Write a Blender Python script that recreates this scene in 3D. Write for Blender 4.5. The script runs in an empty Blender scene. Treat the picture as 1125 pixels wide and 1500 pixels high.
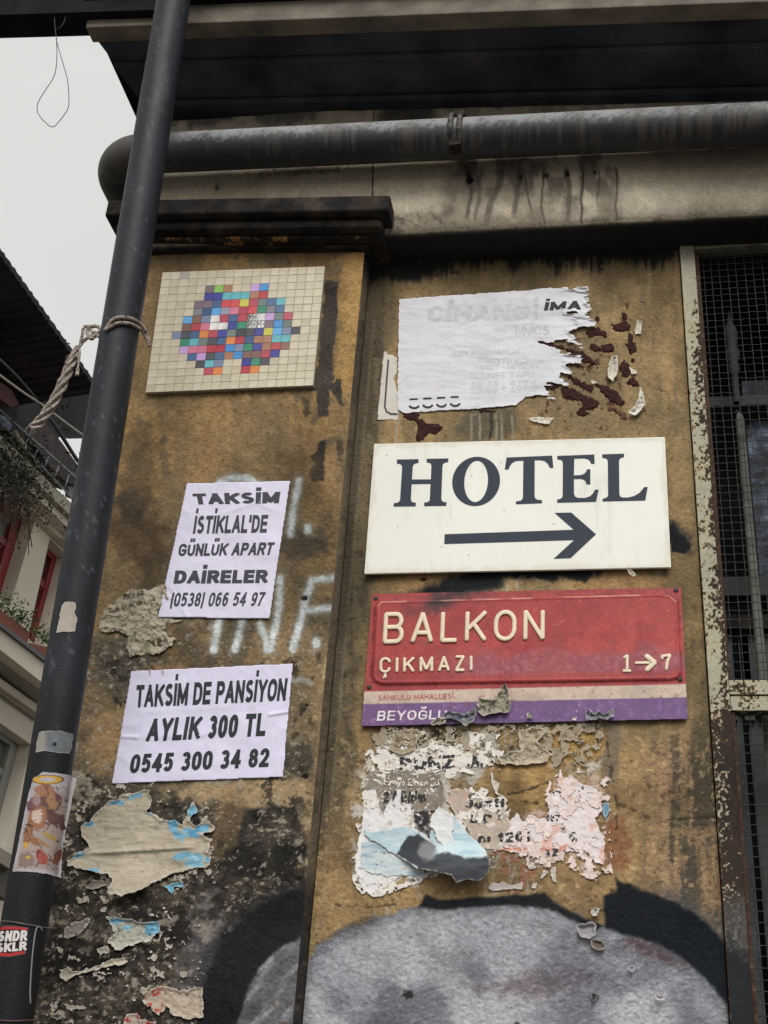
import bpy, bmesh, math, random
import numpy as np
from mathutils import Vector
from mathutils.geometry import tessellate_polygon

random.seed(4)
RNG = np.random.RandomState(7)
SC = bpy.context.scene
COL = SC.collection

# ------------------------------------------------------------------ camera, sky, sun, exposure
F, CX, CY = 1800.0, 562.5, 750.0          # focal length in photo pixels, optical centre
_up = np.array([242 / F, 3280 / F, -1.0]); _up /= np.linalg.norm(_up)
_x = np.array([1, .027, 0.0]); _x[2] = -(_x[0] * _up[0] + _x[1] * _up[1]) / _up[2]; _x /= np.linalg.norm(_x)
_y = np.cross(_up, _x)
R = np.array([_x, _y, _up])
CAM = -(R @ np.array([0, 0, -1.0])) * 3.3
CAM[2] = 1.6

cam = bpy.data.cameras.new('camera')
camo = bpy.data.objects.new('camera', cam)
COL.objects.link(camo)
cam.sensor_fit = 'HORIZONTAL'
cam.sensor_width = 36.0
cam.lens = F / 1125.0 * 36.0
cam.clip_start = 0.05
cam.clip_end = 500
from mathutils import Matrix
M4 = Matrix.Identity(4)
for i in range(3):
    for j in range(3):
        M4[i][j] = R[i][j]
    M4[i][3] = CAM[i]
camo.matrix_world = M4
SC.camera = camo

SUN_EL, SUN_AZ = math.radians(43), math.radians(14)     # azimuth measured from the wall normal, minus = from the left
world = bpy.data.worlds.new('World')
SC.world = world
world.use_nodes = True
wn = world.node_tree
bg = wn.nodes['Background']
sky = wn.nodes.new('ShaderNodeTexSky')
sky.sky_type = 'NISHITA'
sky.sun_disc = False
sky.sun_elevation = SUN_EL
sky.sun_rotation = math.pi + SUN_AZ
sky.air_density = 1.0
sky.dust_density = 6.0
mixn = wn.nodes.new('ShaderNodeMix'); mixn.data_type = 'RGBA'
mixn.inputs[0].default_value = 0.93                      # a closed cloud layer under the sky
mixn.inputs[7].default_value = (3.75, 3.78, 3.72, 1)
tcs = wn.nodes.new('ShaderNodeTexCoord')
cl = wn.nodes.new('ShaderNodeTexNoise'); cl.inputs['Scale'].default_value = 2.2; cl.inputs['Detail'].default_value = 4
clr = wn.nodes.new('ShaderNodeMapRange'); clr.inputs[3].default_value = 3.3; clr.inputs[4].default_value = 4.7
cmb = wn.nodes.new('ShaderNodeCombineColor')
wn.links.new(tcs.outputs['Generated'], cl.inputs['Vector'])
wn.links.new(cl.outputs[0], clr.inputs[0])
clb = wn.nodes.new('ShaderNodeMath'); clb.operation = 'MULTIPLY'; clb.inputs[1].default_value = .955
wn.links.new(clr.outputs[0], clb.inputs[0])
for k in range(2):
    wn.links.new(clr.outputs[0], cmb.inputs[k])
wn.links.new(clb.outputs[0], cmb.inputs[2])
wn.links.new(cmb.outputs[0], mixn.inputs[7])
wn.links.new(sky.outputs[0], mixn.inputs[6])
wn.links.new(mixn.outputs[2], bg.inputs['Color'])
bg.inputs['Strength'].default_value = 0.105

sun = bpy.data.lights.new('sun', 'SUN')
sun.energy = 1.5
sun.angle = math.radians(38)
sun.color = (1.0, 0.985, 0.96)
suno = bpy.data.objects.new('sun', sun)
COL.objects.link(suno)
sd = Vector((math.sin(SUN_AZ) * math.cos(SUN_EL), -math.cos(SUN_AZ) * math.cos(SUN_EL), math.sin(SUN_EL)))
suno.rotation_euler = sd.to_track_quat('Z', 'Y').to_euler()
suno.location = (0, -6, 9)

SC.view_settings.view_transform = 'Standard'
SC.view_settings.look = 'None'
SC.view_settings.gamma = 1.0
SC.view_settings.exposure = 0.86
SC.view_settings.use_curve_mapping = False
SC.cycles.max_bounces = 5
SC.cycles.use_denoising = True

# ------------------------------------------------------------------ pixel -> world
def P(px, py, Y=0.0):
    """point of the plane y=Y seen at photo pixel (px,py); arrays allowed"""
    px = np.asarray(px, float); py = np.asarray(py, float)
    d = np.stack([(px - CX) / F, -(py - CY) / F, -np.ones_like(px)], -1) @ R.T
    t = (np.asarray(Y) - CAM[1]) / d[..., 1]
    return CAM + d * t[..., None]

def proj(p):
    c = (np.asarray(p) - CAM) @ R
    return CX + F * c[..., 0] / -c[..., 2], CY - F * c[..., 1] / -c[..., 2]

def lin(c):
    c = np.asarray(c, float) / 255.0
    return np.where(c <= 0.04045, c / 12.92, ((c + 0.055) / 1.055) ** 2.4)

# ------------------------------------------------------------------ noise
TAB = RNG.rand(256, 256)
def vnoise(x, y, seed=0):
    x = x + seed * 17.31; y = y + seed * 9.77
    xi = np.floor(x).astype(int); yi = np.floor(y).astype(int)
    fx = x - xi; fy = y - yi
    fx = fx * fx * fx * (fx * (fx * 6 - 15) + 10); fy = fy * fy * fy * (fy * (fy * 6 - 15) + 10)
    a = TAB[xi & 255, yi & 255]; b = TAB[(xi + 1) & 255, yi & 255]
    c = TAB[xi & 255, (yi + 1) & 255]; d = TAB[(xi + 1) & 255, (yi + 1) & 255]
    return (a * (1 - fx) + b * fx) * (1 - fy) + (c * (1 - fx) + d * fx) * fy

def fbm(x, y, s, oct=4, seed=0, sy=None, gain=.5):
    """fractal noise of feature size s (pixels), mean about 0, range about -1..1"""
    u = x / s; v = y / (sy or s)
    out = 0; a = 1; tot = 0
    for o in range(oct):
        out = out + a * (vnoise(u, v, seed + o * 3) - .5)
        tot += a; a *= gain
        u, v = (u * .8 - v * .6) * 2.0 + 3.1, (u * .6 + v * .8) * 2.0 + 1.7
        if sy:
            u, v = (x / s) * 2 ** (o + 1), (y / sy) * 2 ** (o + 1)
    return out / tot * 2.6

def sst(a, b, x):
    t = np.clip((x - a) / (b - a), 0, 1)
    return t * t * (3 - 2 * t)

def sdf(px, py, poly):
    """signed distance to a polygon, negative inside (pixels)"""
    poly = np.asarray(poly, float)
    n = len(poly)
    d2 = np.full(px.shape, 1e18)
    ins = np.zeros(px.shape, bool)
    for i in range(n):
        a = poly[i]; b = poly[(i + 1) % n]
        e = b - a
        wx = px - a[0]; wy = py - a[1]
        t = np.clip((wx * e[0] + wy * e[1]) / (e @ e + 1e-9), 0, 1)
        dx = wx - e[0] * t; dy = wy - e[1] * t
        d2 = np.minimum(d2, dx * dx + dy * dy)
        c = ((a[1] <= py) & (b[1] > py)) | ((b[1] <= py) & (a[1] > py))
        with np.errstate(divide='ignore', invalid='ignore'):
            xi = a[0] + (py - a[1]) / (b[1] - a[1] + 1e-12) * e[0]
        ins ^= c & (px < xi)
    d = np.sqrt(d2)
    return np.where(ins, -d, d)

def sdline(px, py, pts):
    d2 = np.full(px.shape, 1e18)
    pts = np.asarray(pts, float)
    for a, b in zip(pts[:-1], pts[1:]):
        e = b - a
        t = np.clip(((px - a[0]) * e[0] + (py - a[1]) * e[1]) / (e @ e + 1e-9), 0, 1)
        d2 = np.minimum(d2, (px - a[0] - e[0] * t) ** 2 + (py - a[1] - e[1] * t) ** 2)
    return np.sqrt(d2)

def Z(pts, ox, oy, s):
    """coordinates read off an enlarged crop -> photo pixels"""
    return [(ox + u / s, oy + v / s) for u, v in pts]

# ------------------------------------------------------------------ materials
MATS = {}
def pm(name, rgb, rough=.7, metal=0.0, var=.12, scale=30, bump=.0, bscale=120, rgb2=None, thr=.55, spec=.5, trans=0.0, soft=.06, dark=None):
    """procedural material: base colour varied by noise, optional second colour in patches, noise bump"""
    if name in MATS:
        return MATS[name]
    m = bpy.data.materials.new(name)
    m.use_nodes = True
    nt = m.node_tree; b = nt.nodes['Principled BSDF']
    tc = nt.nodes.new('ShaderNodeTexCoord')
    n1 = nt.nodes.new('ShaderNodeTexNoise'); n1.inputs['Scale'].default_value = scale; n1.inputs['Detail'].default_value = 7
    nt.links.new(tc.outputs['Object'], n1.inputs['Vector'])
    ramp = nt.nodes.new('ShaderNodeMapRange')
    ramp.inputs[1].default_value = .25; ramp.inputs[2].default_value = .75
    ramp.inputs[3].default_value = 1 - var * 1.6; ramp.inputs[4].default_value = 1 + var * 1.6
    nt.links.new(n1.outputs[0], ramp.inputs[0])
    c = lin(rgb)
    src = None
    if rgb2 is not None:
        n2 = nt.nodes.new('ShaderNodeTexNoise'); n2.inputs['Scale'].default_value = scale * .55; n2.inputs['Detail'].default_value = 9
        n2.inputs['Roughness'].default_value = .68
        nt.links.new(tc.outputs['Object'], n2.inputs['Vector'])
        r2 = nt.nodes.new('ShaderNodeMapRange'); r2.inputs[1].default_value = thr - soft; r2.inputs[2].default_value = thr + soft
        nt.links.new(n2.outputs[0], r2.inputs[0])
        mx = nt.nodes.new('ShaderNodeMix'); mx.data_type = 'RGBA'
        mx.inputs[6].default_value = (*c, 1); mx.inputs[7].default_value = (*lin(rgb2), 1)
        nt.links.new(r2.outputs[0], mx.inputs[0])
        src = mx.outputs[2]
    vm = nt.nodes.new('ShaderNodeVectorMath'); vm.operation = 'SCALE'
    if src is not None:
        nt.links.new(src, vm.inputs[0])
    else:
        vm.inputs[0].default_value = tuple(c)
    nt.links.new(ramp.outputs[0], vm.inputs['Scale'])
    nt.links.new(vm.outputs[0], b.inputs['Base Color'])
    rr = nt.nodes.new('ShaderNodeMapRange'); rr.inputs[3].default_value = max(rough - .12, .03); rr.inputs[4].default_value = min(rough + .12, 1)
    nt.links.new(n1.outputs[0], rr.inputs[0]); nt.links.new(rr.outputs[0], b.inputs['Roughness'])
    b.inputs['Metallic'].default_value = metal
    b.inputs['Specular IOR Level'].default_value = spec
    if bump:
        n3 = nt.nodes.new('ShaderNodeTexNoise'); n3.inputs['Scale'].default_value = bscale; n3.inputs['Detail'].default_value = 6
        nt.links.new(tc.outputs['Object'], n3.inputs['Vector'])
        bp = nt.nodes.new('ShaderNodeBump'); bp.inputs['Strength'].default_value = bump; bp.inputs['Distance'].default_value = .004
        nt.links.new(n3.outputs[0], bp.inputs['Height']); nt.links.new(bp.outputs[0], b.inputs['Normal'])
    MATS[name] = m
    return m

def am(name, rough=.85, var=.12, scale=220, bump=.35, bscale=260, spec=.3, bdist=.003, fine=True):
    """material that takes its paint layout from the mesh colour attribute and adds grain and fine relief"""
    if name in MATS:
        return MATS[name]
    m = bpy.data.materials.new(name)
    m.use_nodes = True
    nt = m.node_tree; b = nt.nodes['Principled BSDF']
    at = nt.nodes.new('ShaderNodeAttribute'); at.attribute_name = 'Col'
    tc = nt.nodes.new('ShaderNodeTexCoord')
    n1 = nt.nodes.new('ShaderNodeTexNoise'); n1.inputs['Scale'].default_value = scale; n1.inputs['Detail'].default_value = 8
    n1.inputs['Roughness'].default_value = .65
    nt.links.new(tc.outputs['Object'], n1.inputs['Vector'])
    ramp = nt.nodes.new('ShaderNodeMapRange')
    ramp.inputs[1].default_value = .3; ramp.inputs[2].default_value = .7
    ramp.inputs[3].default_value = 1 - var * 1.5; ramp.inputs[4].default_value = 1 + var * 1.5
    nt.links.new(n1.outputs[0], ramp.inputs[0])
    vm = nt.nodes.new('ShaderNodeVectorMath'); vm.operation = 'SCALE'
    nt.links.new(at.outputs['Color'], vm.inputs[0]); nt.links.new(ramp.outputs[0], vm.inputs['Scale'])
    nt.links.new(vm.outputs[0], b.inputs['Base Color'])
    b.inputs['Roughness'].default_value = rough
    b.inputs['Specular IOR Level'].default_value = spec
    if bump:
        n3 = nt.nodes.new('ShaderNodeTexNoise'); n3.inputs['Scale'].default_value = bscale; n3.inputs['Detail'].default_value = 8
        n3.inputs['Roughness'].default_value = .6
        nt.links.new(tc.outputs['Object'], n3.inputs['Vector'])
        bp = nt.nodes.new('ShaderNodeBump'); bp.inputs['Strength'].default_value = bump; bp.inputs['Distance'].default_value = bdist
        nt.links.new(n3.outputs[0], bp.inputs['Height']); nt.links.new(bp.outputs[0], b.inputs['Normal'])
    MATS[name] = m
    return m

# ------------------------------------------------------------------ object helpers
def link(name, me, parent=None, mat=None):
    o = bpy.data.objects.new(name, me)
    COL.objects.link(o)
    if parent is not None:
        o.parent = parent
    if mat is not None and me is not None:
        me.materials.append(mat)
    return o

def tag(o, label, cat, group=None, kind=None):
    o['label'] = label; o['category'] = cat
    if group: o['group'] = group
    if kind: o['kind'] = kind
    return o

def thing(name, label, cat, group=None, loc=(0, 0, 0)):
    o = bpy.data.objects.new(name, None)
    COL.objects.link(o)
    o.empty_display_size = .05
    return tag(o, label, cat, group)

def mesh_np(name, V, Fq, cols=None, smooth=False):
    """V (n,3), Fq list of faces or (m,4)/(m,3) int array, cols (n,3) linear rgb"""
    me = bpy.data.meshes.new(name)
    V = np.asarray(V, np.float32)
    if isinstance(Fq, np.ndarray):
        k = Fq.shape[1]; m = len(Fq)
        me.vertices.add(len(V)); me.vertices.foreach_set('co', V.ravel())
        me.loops.add(m * k); me.loops.foreach_set('vertex_index', Fq.astype(np.int32).ravel())
        me.polygons.add(m)
        me.polygons.foreach_set('loop_start', np.arange(0, m * k, k, dtype=np.int32))
        me.polygons.foreach_set('loop_total', np.full(m, k, np.int32))
    else:
        me.from_pydata([tuple(map(float, v)) for v in V], [], Fq)
    if cols is not None:
        a = me.color_attributes.new('Col', 'FLOAT_COLOR', 'POINT')
        c4 = np.ones((len(V), 4), np.float32); c4[:, :3] = np.clip(cols, 0, 1)
        a.data.foreach_set('color', c4.ravel())
    me.update(calc_edges=True)
    me.validate()
    if smooth:
        me.polygons.foreach_set('use_smooth', np.ones(len(me.polygons), bool))
    return me

class MB:
    """collects pieces into one mesh"""
    def __init__(s): s.v = []; s.f = []
    def add(s, V, Fs):
        n = len(s.v)
        s.v += [tuple(map(float, p)) for p in V]
        s.f += [tuple(n + i for i in f) for f in Fs]
    def box(s, x0, x1, y0, y1, z0, z1):
        s.add([(x0, y0, z0), (x1, y0, z0), (x1, y1, z0), (x0, y1, z0), (x0, y0, z1), (x1, y0, z1), (x1, y1, z1), (x0, y1, z1)],
              [(0, 3, 2, 1), (4, 5, 6, 7), (0, 1, 5, 4), (1, 2, 6, 5), (2, 3, 7, 6), (3, 0, 4, 7)])
    def prism(s, front, back):
        n = len(front)
        tris = tessellate_polygon([[Vector(p) for p in front]])
        V = list(front) + list(back)
        Fs = [tuple(t) for t in tris] + [tuple(n + i for i in reversed(t)) for t in tris]
        Fs += [(i, n + i, n + (i + 1) % n, (i + 1) % n) for i in range(n)]
        s.add(V, Fs)
    def tube(s, pts, r, k=8, caps=True, closed=False, twist=0.0):
        pts = [np.asarray(p, float) for p in pts]
        n = len(pts)
        rs = r if hasattr(r, '__len__') else [r] * n
        T = []
        for i in range(n):
            a = pts[max(i - 1, 0)]; b = pts[min(i + 1, n - 1)]
            if closed:
                a = pts[(i - 1) % n]; b = pts[(i + 1) % n]
            t = b - a; T.append(t / (np.linalg.norm(t) + 1e-12))
        ref = np.array([0, 0, 1.0]) if abs(T[0][2]) < .9 else np.array([1.0, 0, 0])
        nrm = np.cross(T[0], ref); nrm /= np.linalg.norm(nrm)
        V = []
        for i in range(n):
            nrm = nrm - T[i] * (nrm @ T[i]); nrm /= np.linalg.norm(nrm) + 1e-12
            bn = np.cross(T[i], nrm)
            for j in range(k):
                a = 2 * math.pi * j / k + twist * i
                V.append(pts[i] + (nrm * math.cos(a) + bn * math.sin(a)) * rs[i])
        Fs = []
        for i in range(n - 1 + (1 if closed else 0)):
            i2 = (i + 1) % n
            for j in range(k):
                Fs.append((i * k + j, i * k + (j + 1) % k, i2 * k + (j + 1) % k, i2 * k + j))
        if caps and not closed:
            Fs.append(tuple(reversed(range(k)))); Fs.append(tuple((n - 1) * k + j for j in range(k)))
        s.add(V, Fs)
    def loft(s, ringA, ringB, caps=True):
        n = len(ringA)
        s.add(list(ringA) + list(ringB), [(i, (i + 1) % n, n + (i + 1) % n, n + i) for i in range(n)])
        if caps:
            for ring, rev in ((ringA, True), (ringB, False)):
                tr = tessellate_polygon([[Vector(p) for p in ring]])
                s.add(ring, [tuple(reversed(t)) if rev else tuple(t) for t in tr])
    def build(s, name, mat, parent=None, smooth=False, bevel=0, seg=2, fix=True):
        me = bpy.data.meshes.new(name)
        me.from_pydata(s.v, [], s.f)
        if fix:
            bm = bmesh.new(); bm.from_mesh(me)
            bmesh.ops.remove_doubles(bm, verts=bm.verts, dist=1e-6)
            bmesh.ops.recalc_face_normals(bm, faces=bm.faces)
            bm.to_mesh(me); bm.free()
        me.update()
        if smooth:
            me.polygons.foreach_set('use_smooth', np.ones(len(me.polygons), bool))
        o = link(name, me, parent, mat)
        if bevel:
            b = o.modifiers.new('bevel', 'BEVEL'); b.width = bevel; b.segments = seg; b.limit_method = 'ANGLE'; b.angle_limit = .6
        return o

def catmull(pts, n=8, closed=False):
    pts = [np.asarray(p, float) for p in pts]
    out = []
    m = len(pts)
    rng = range(m if closed else m - 1)
    for i in rng:
        if closed:
            p0, p1, p2, p3 = pts[(i - 1) % m], pts[i], pts[(i + 1) % m], pts[(i + 2) % m]
        else:
            p0, p1, p2, p3 = pts[max(i - 1, 0)], pts[i], pts[i + 1], pts[min(i + 2, m - 1)]
        for j in range(n):
            t = j / n
            out.append(.5 * ((2 * p1) + (p2 - p0) * t + (2 * p0 - 5 * p1 + 4 * p2 - p3) * t * t + (3 * p1 - p0 - 3 * p2 + p3) * t ** 3))
    if not closed:
        out.append(pts[-1])
    return out

# ================================================================== the building on the corner
bld = thing('corner_building', 'ochre stained plaster building corner with pilaster and heavy dark cornice, covered in signs', 'building')
XP, XC, XW = -.100, -.796, .815        # pilaster right edge, building corner, window frame left edge
YP = -.080

def grid_wall(name, x0, x1, z0, z1, Y, step, paint, mat, parent, warm=False):
    nx = int((x1 - x0) / step) + 1; nz = int((z1 - z0) / step) + 1
    xs = np.linspace(x0, x1, nx); zs = np.linspace(z0, z1, nz)
    X, ZZ = np.meshgrid(xs, zs)
    X = X.ravel(); ZZ = ZZ.ravel()
    V = np.stack([X, np.full_like(X, Y), ZZ], -1)
    u, v = proj(V)
    col, h = paint(u, v)
    if warm: col = col * np.array([.965, .965, .97]) * (1 - .20 * sst(-.1, .6, fbm(u, v, 150, 5, 7, gain=.6)))[:, None]
    edge = np.minimum(np.minimum(X - x0, x1 - X), np.minimum(ZZ - z0, z1 - ZZ))
    V[:, 1] -= np.minimum(h, .0024) * np.clip(edge / .004, 0, 1)
    idx = np.arange(nx * nz).reshape(nz, nx)
    Fq = np.stack([idx[:-1, :-1], idx[:-1, 1:], idx[1:, 1:], idx[1:, :-1]], -1).reshape(-1, 4)
    me = mesh_np(name, V, Fq, lin(col), smooth=True)
    return link(name, me, parent, mat)

def mixc(col, m, rgb):
    m = np.clip(m, 0, 1)[:, None]
    return col * (1 - m) + np.asarray(rgb, float) * m

def blob(px, py, cx, cy, rx, ry, rot=0, rough=.5, soft=.25, seed=0, ns=None):
    c, s = math.cos(math.radians(rot)), math.sin(math.radians(rot))
    dx = px - cx; dy = py - cy
    u = (dx * c + dy * s) / rx; v = (-dx * s + dy * c) / ry
    r = np.sqrt(u * u + v * v)
    n = fbm(px, py, ns or max(min(rx, ry) * .7, 3), 4, seed)
    return sst(1 + soft, 1 - soft, r + n * rough)

def strokes(px, py, lines, w, soft, wob=1.5, seed=5):
    d = np.full(px.shape, 1e9)
    for l in lines:
        d = np.minimum(d, sdline(px, py, l))
    d = d + fbm(px, py, 9, 3, seed) * wob
    return sst(w + soft, w - soft, d)

def chips(px, py, s, thr, seed, soft=.04):
    return sst(thr - soft, thr + soft, fbm(px, py, s, 5, seed, gain=.6))

def paint_wall(px, py):
    n = len(px)
    f1 = fbm(px, py, 140, 5, 1); f2 = fbm(px, py, 46, 5, 2); f3 = fbm(px, py, 13, 4, 3)
    st = fbm(px, py, 16, 4, 4, sy=150); fine = fbm(px, py, 4.0, 3, 6)
    col = np.tile(np.array([156., 132, 94]), (n, 1))
    col = mixc(col, .75 * sst(-.3, .6, f1), (140, 121, 88))
    col = mixc(col, .6 * sst(.05, .6, f2 + .3 * f1), (170, 143, 102))
    col = mixc(col, .55 * sst(.1, .55, -f2 + .5 * f3), (124, 108, 80))
    col = mixc(col, .55 * sst(.1, .7, st), (118, 104, 80))
    col *= (1 + .09 * f3 + .06 * fine)[:, None]
    h = .0009 * f2 + .0008 * f3 + .0006 * fine
    # warm orange cast around and below the street sign
    warm = sst(1040, 1120, py + 30 * f2) * sst(1390, 1300, py)
    col = mixc(col, .6 * warm, (158, 130, 92)); col = mixc(col, .5 * warm * sst(0, .6, f2 + .4 * f3), (178, 146, 100)); col = mixc(col, .6 * warm * sst(.05, .5, -f2 - .5 * f3), (122, 98, 72))
    col = mixc(col, .9 * blob(px, py, 620, 855, 70, 22, 0, .4, .3, 3), (172, 138, 96))
    col = mixc(col, .8 * blob(px, py, 900, 852, 70, 14, 0, .4, .3, 4), (166, 130, 90))
    # right strip beside the window frame, lower: brown-grey streaks
    rs = sst(930, 985, px + 20 * f2) * sst(1040, 1120, py)
    col = mixc(col, .6 * rs, (142, 118, 94))
    col = mixc(col, .85 * rs * sst(.0, .35, st + .45 * f3), (84, 77, 68))
    col = mixc(col, .7 * rs * sst(.1, .5, -st + .3 * f3), (172, 142, 110))
    col = mixc(col, .6 * rs * chips(px, py, 6, .42, 23), (66, 60, 54))
    col = mixc(col, .55 * sst(985, 1030, px + .02 * (py - 700)) * sst(.0, .5, f2 + st * .4), (92, 82, 66))
    # strip beside the pilaster: dull olive grey, a rounded plaster bead
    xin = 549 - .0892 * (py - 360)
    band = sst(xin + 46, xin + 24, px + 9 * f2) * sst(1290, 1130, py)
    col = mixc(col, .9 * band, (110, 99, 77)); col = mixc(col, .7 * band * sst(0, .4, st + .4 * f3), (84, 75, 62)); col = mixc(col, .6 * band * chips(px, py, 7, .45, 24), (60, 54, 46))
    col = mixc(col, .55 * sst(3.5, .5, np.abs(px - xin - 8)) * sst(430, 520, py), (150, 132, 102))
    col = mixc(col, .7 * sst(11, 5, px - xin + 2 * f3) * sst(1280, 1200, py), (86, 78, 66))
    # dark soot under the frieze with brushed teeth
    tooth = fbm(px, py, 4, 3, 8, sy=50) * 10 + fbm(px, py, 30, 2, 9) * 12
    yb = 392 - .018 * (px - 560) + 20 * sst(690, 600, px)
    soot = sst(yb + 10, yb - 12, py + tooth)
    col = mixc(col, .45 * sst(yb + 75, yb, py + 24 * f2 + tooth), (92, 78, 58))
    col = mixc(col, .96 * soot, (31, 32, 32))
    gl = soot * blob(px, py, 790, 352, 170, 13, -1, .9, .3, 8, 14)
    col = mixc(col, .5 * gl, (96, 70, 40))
    # black and pale drips above the hotel sign
    dr = blob(px, py, 715, 620, 48, 26, 0, .4, .3, 12)
    col = mixc(col, .6 * dr, (88, 84, 76))
    dk = sst(3.5, 1, np.abs(px - 718 + 4 * f2)) + sst(10, 4, np.abs(px - 712)) * sst(.1, .5, st)
    col = mixc(col, dk * sst(600, 608, py) * sst(650, 640, py) * .8, (48, 50, 52))
    for xd in (690, 702, 727, 736, 752):
        col = mixc(col, .7 * sst(2.4, .8, np.abs(px - xd + 2 * f2 - .03 * (py - 620))) * sst(602, 612, py), (168, 162, 148))
    col = mixc(col, .75 * sst(3, 1.2, np.abs(px - 583 + .07 * (py - 600))) * sst(598, 606, py) * sst(655, 645, py), (172, 158, 132))
    # speckle of paint chips and dirt
    clus = sst(.0, .45, fbm(px, py, 80, 3, 29))
    sp = chips(px, py, 6, .66, 21)
    col = mixc(col, sp * .55, (80, 66, 50)); h -= .0012 * sp
    sp = chips(px, py, 8, .46, 26) * sst(1040, 1100, py) * clus
    col = mixc(col, sp * .6, (80, 66, 52)); h -= .0016 * sp
    sp = chips(px, py, 8, .44, 27) * sst(1040, 1100, py) * (1 - clus)
    col = mixc(col, sp * .6, (192, 166, 122)); h += .001 * sp
    sp = chips(px, py, 6, .8, 22) * sst(560, 640, px)
    col = mixc(col, sp * .8, (188, 168, 132))
    # black spray swash behind the signs
    sw = strokes(px, py, [[(600, 884), (640, 868), (690, 846), (742, 830), (860, 832), (985, 778), (1000, 797)]], 13, 9, 5, 31)
    sw = np.maximum(sw, strokes(px, py, [[(648, 868), (690, 854), (724, 846)]], 15, 8, 4, 33))
    sw = np.maximum(sw, strokes(px, py, [[(724, 838), (800, 838), (862, 836)], [(790, 842), (812, 846)], [(838, 842), (856, 843)]], 8, 3, 3, 32))
    sw = np.maximum(sw, sdp(px, py, [(982, 770), (1004, 786), (1012, 800), (1004, 812), (984, 808)], 2, 2))
    col = mixc(col, .96 * sw, (33, 36, 41))
    # dried drips and dark grey layer round the torn bills
    g = blob(px, py, 842, 560, 90, 62, 20, .55, .35, 41)
    col = mixc(col, .45 * g, (118, 104, 82))
    col = mixc(col, .8 * g * chips(px, py, 9, .5, 42), (66, 32, 26))
    col = mixc(col, .8 * g * chips(px, py, 6, .78, 43), (196, 188, 172))
    # torn layers under the street sign
    z = sst(1052, 1070, py) * sdp(px, py, [(505, 1050), (905, 1050), (900, 1100), (912, 1180), (896, 1290), (840, 1310), (560, 1310), (520, 1280), (515, 1130)], 10, 12)
    pl = fbm(px, py, 34, 5, 51, gain=.6)
    pale = z * sst(.12, .2, pl + .25 * sst(1100, 1060, py)) * sst(1180, 1120, py)
    col = mixc(col, .85 * pale, (160, 146, 122)); h += .0016 * pale
    edge = z * sst(.06, .0, np.abs(pl - .13)) * sst(1200, 1130, py)
    col = mixc(col, .5 * edge, (70, 60, 48))  # dark outline of peeled edges: dirt and edge shade painted together
    zA = sdp(px, py, Z([(30, 600), (40, 520), (60, 250), (130, 170), (140, 50), (620, 40), (880, 30), (1020, 50), (1010, 180), (960, 240), (860, 200), (840, 190), (620, 200), (640, 330), (640, 420), (600, 600), (330, 650), (140, 720), (40, 660)], 500, 1050, 2.679), 8, 18, 22, 91)
    q1 = fbm(px, py, 22, 5, 92, gain=.62)
    a1 = zA * sst(-.16, -.08, q1)
    col = mixc(col, .9 * a1, (150, 134, 108)); h += .0014 * a1
    a2 = zA * sst(.04, .09, q1 + .25 * fbm(px, py, 60, 3, 93))
    col = mixc(col, .9 * a2, (202, 195, 182)); h += .0014 * a2
    a3 = zA * sst(.05, .0, np.abs(q1 + .12)) 
    col = mixc(col, .65 * a3, (72, 60, 46))  # dark rim round the residue, dirt plus painted edge shade
    a4 = zA * chips(px, py, 10, .38, 94) * sst(1160, 1090, py)
    col = mixc(col, .8 * a4, (66, 56, 46)); h -= .002 * a4
    zB = sdp(px, py, Z([(590, 560), (620, 480), (660, 380), (830, 360), (820, 260), (1030, 250), (1050, 330), (1050, 620), (960, 640), (900, 560), (700, 700), (600, 690)], 500, 1050, 2.679), 8, 16, 20, 95)
    b1 = zB * sst(.12, .2, q1); col = mixc(col, .85 * b1, (196, 172, 160)); h += .0012 * b1
    b2 = zB * sst(.3, .36, fbm(px, py, 15, 4, 96)); col = mixc(col, .8 * b2, (178, 122, 100))
    och = blob(px, py, 838, 1092, 50, 27, -4, .3, .08, 52)
    col = mixc(col, .95 * och, (170, 138, 86)); h -= .003 * och; col *= (1 + .12 * och * f3)[:, None]
    och = blob(px, py, 758, 1150, 66, 44, -12, .35, .1, 53)
    col = mixc(col, .92 * och, (162, 132, 88)); h -= .002 * och; col *= (1 + .14 * och * (f3 + f2))[:, None]
    cr = strokes(px, py, [[(745, 1163), (775, 1156), (812, 1142)], [(770, 1174), (790, 1178)], [(735, 1110), (760, 1108)]], 1.4, 1.0, 2.5, 54)
    col = mixc(col, .8 * cr, (60, 50, 40)); h -= .001 * cr
    col = mixc(col, .85 * blob(px, py, 896, 1100, 13, 52, 6, .3, .3, 55), (120, 108, 92))
    col = mixc(col, .7 * blob(px, py, 905, 1235, 18, 40, 0, .5, .3, 56), (132, 86, 62))
    w = z * chips(px, py, 16, .55, 57) * sst(1230, 1250, py)
    col = mixc(col, .9 * w, (186, 176, 168)); h += .001 * w
    w = sst(1062, 1075, py) * blob(px, py, 560, 1250, 44, 70, 0, .6, .3, 58) * chips(px, py, 10, .25, 59)
    col = mixc(col, .8 * w, (190, 180, 172)); h += .001 * w
    # hairline cracks
    ck = strokes(px, py, [[(905, 1178), (935, 1190), (962, 1206), (1000, 1200), (1050, 1196)], [(470, 1322), (530, 1330), (600, 1324)], [(885, 1060), (893, 1120), (905, 1180), (900, 1260)], [(566, 395), (640, 402), (700, 396)]], 1.0, .9, 4, 61)
    col = mixc(col, .65 * ck, (58, 48, 38)); h -= .0008 * ck
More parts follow.
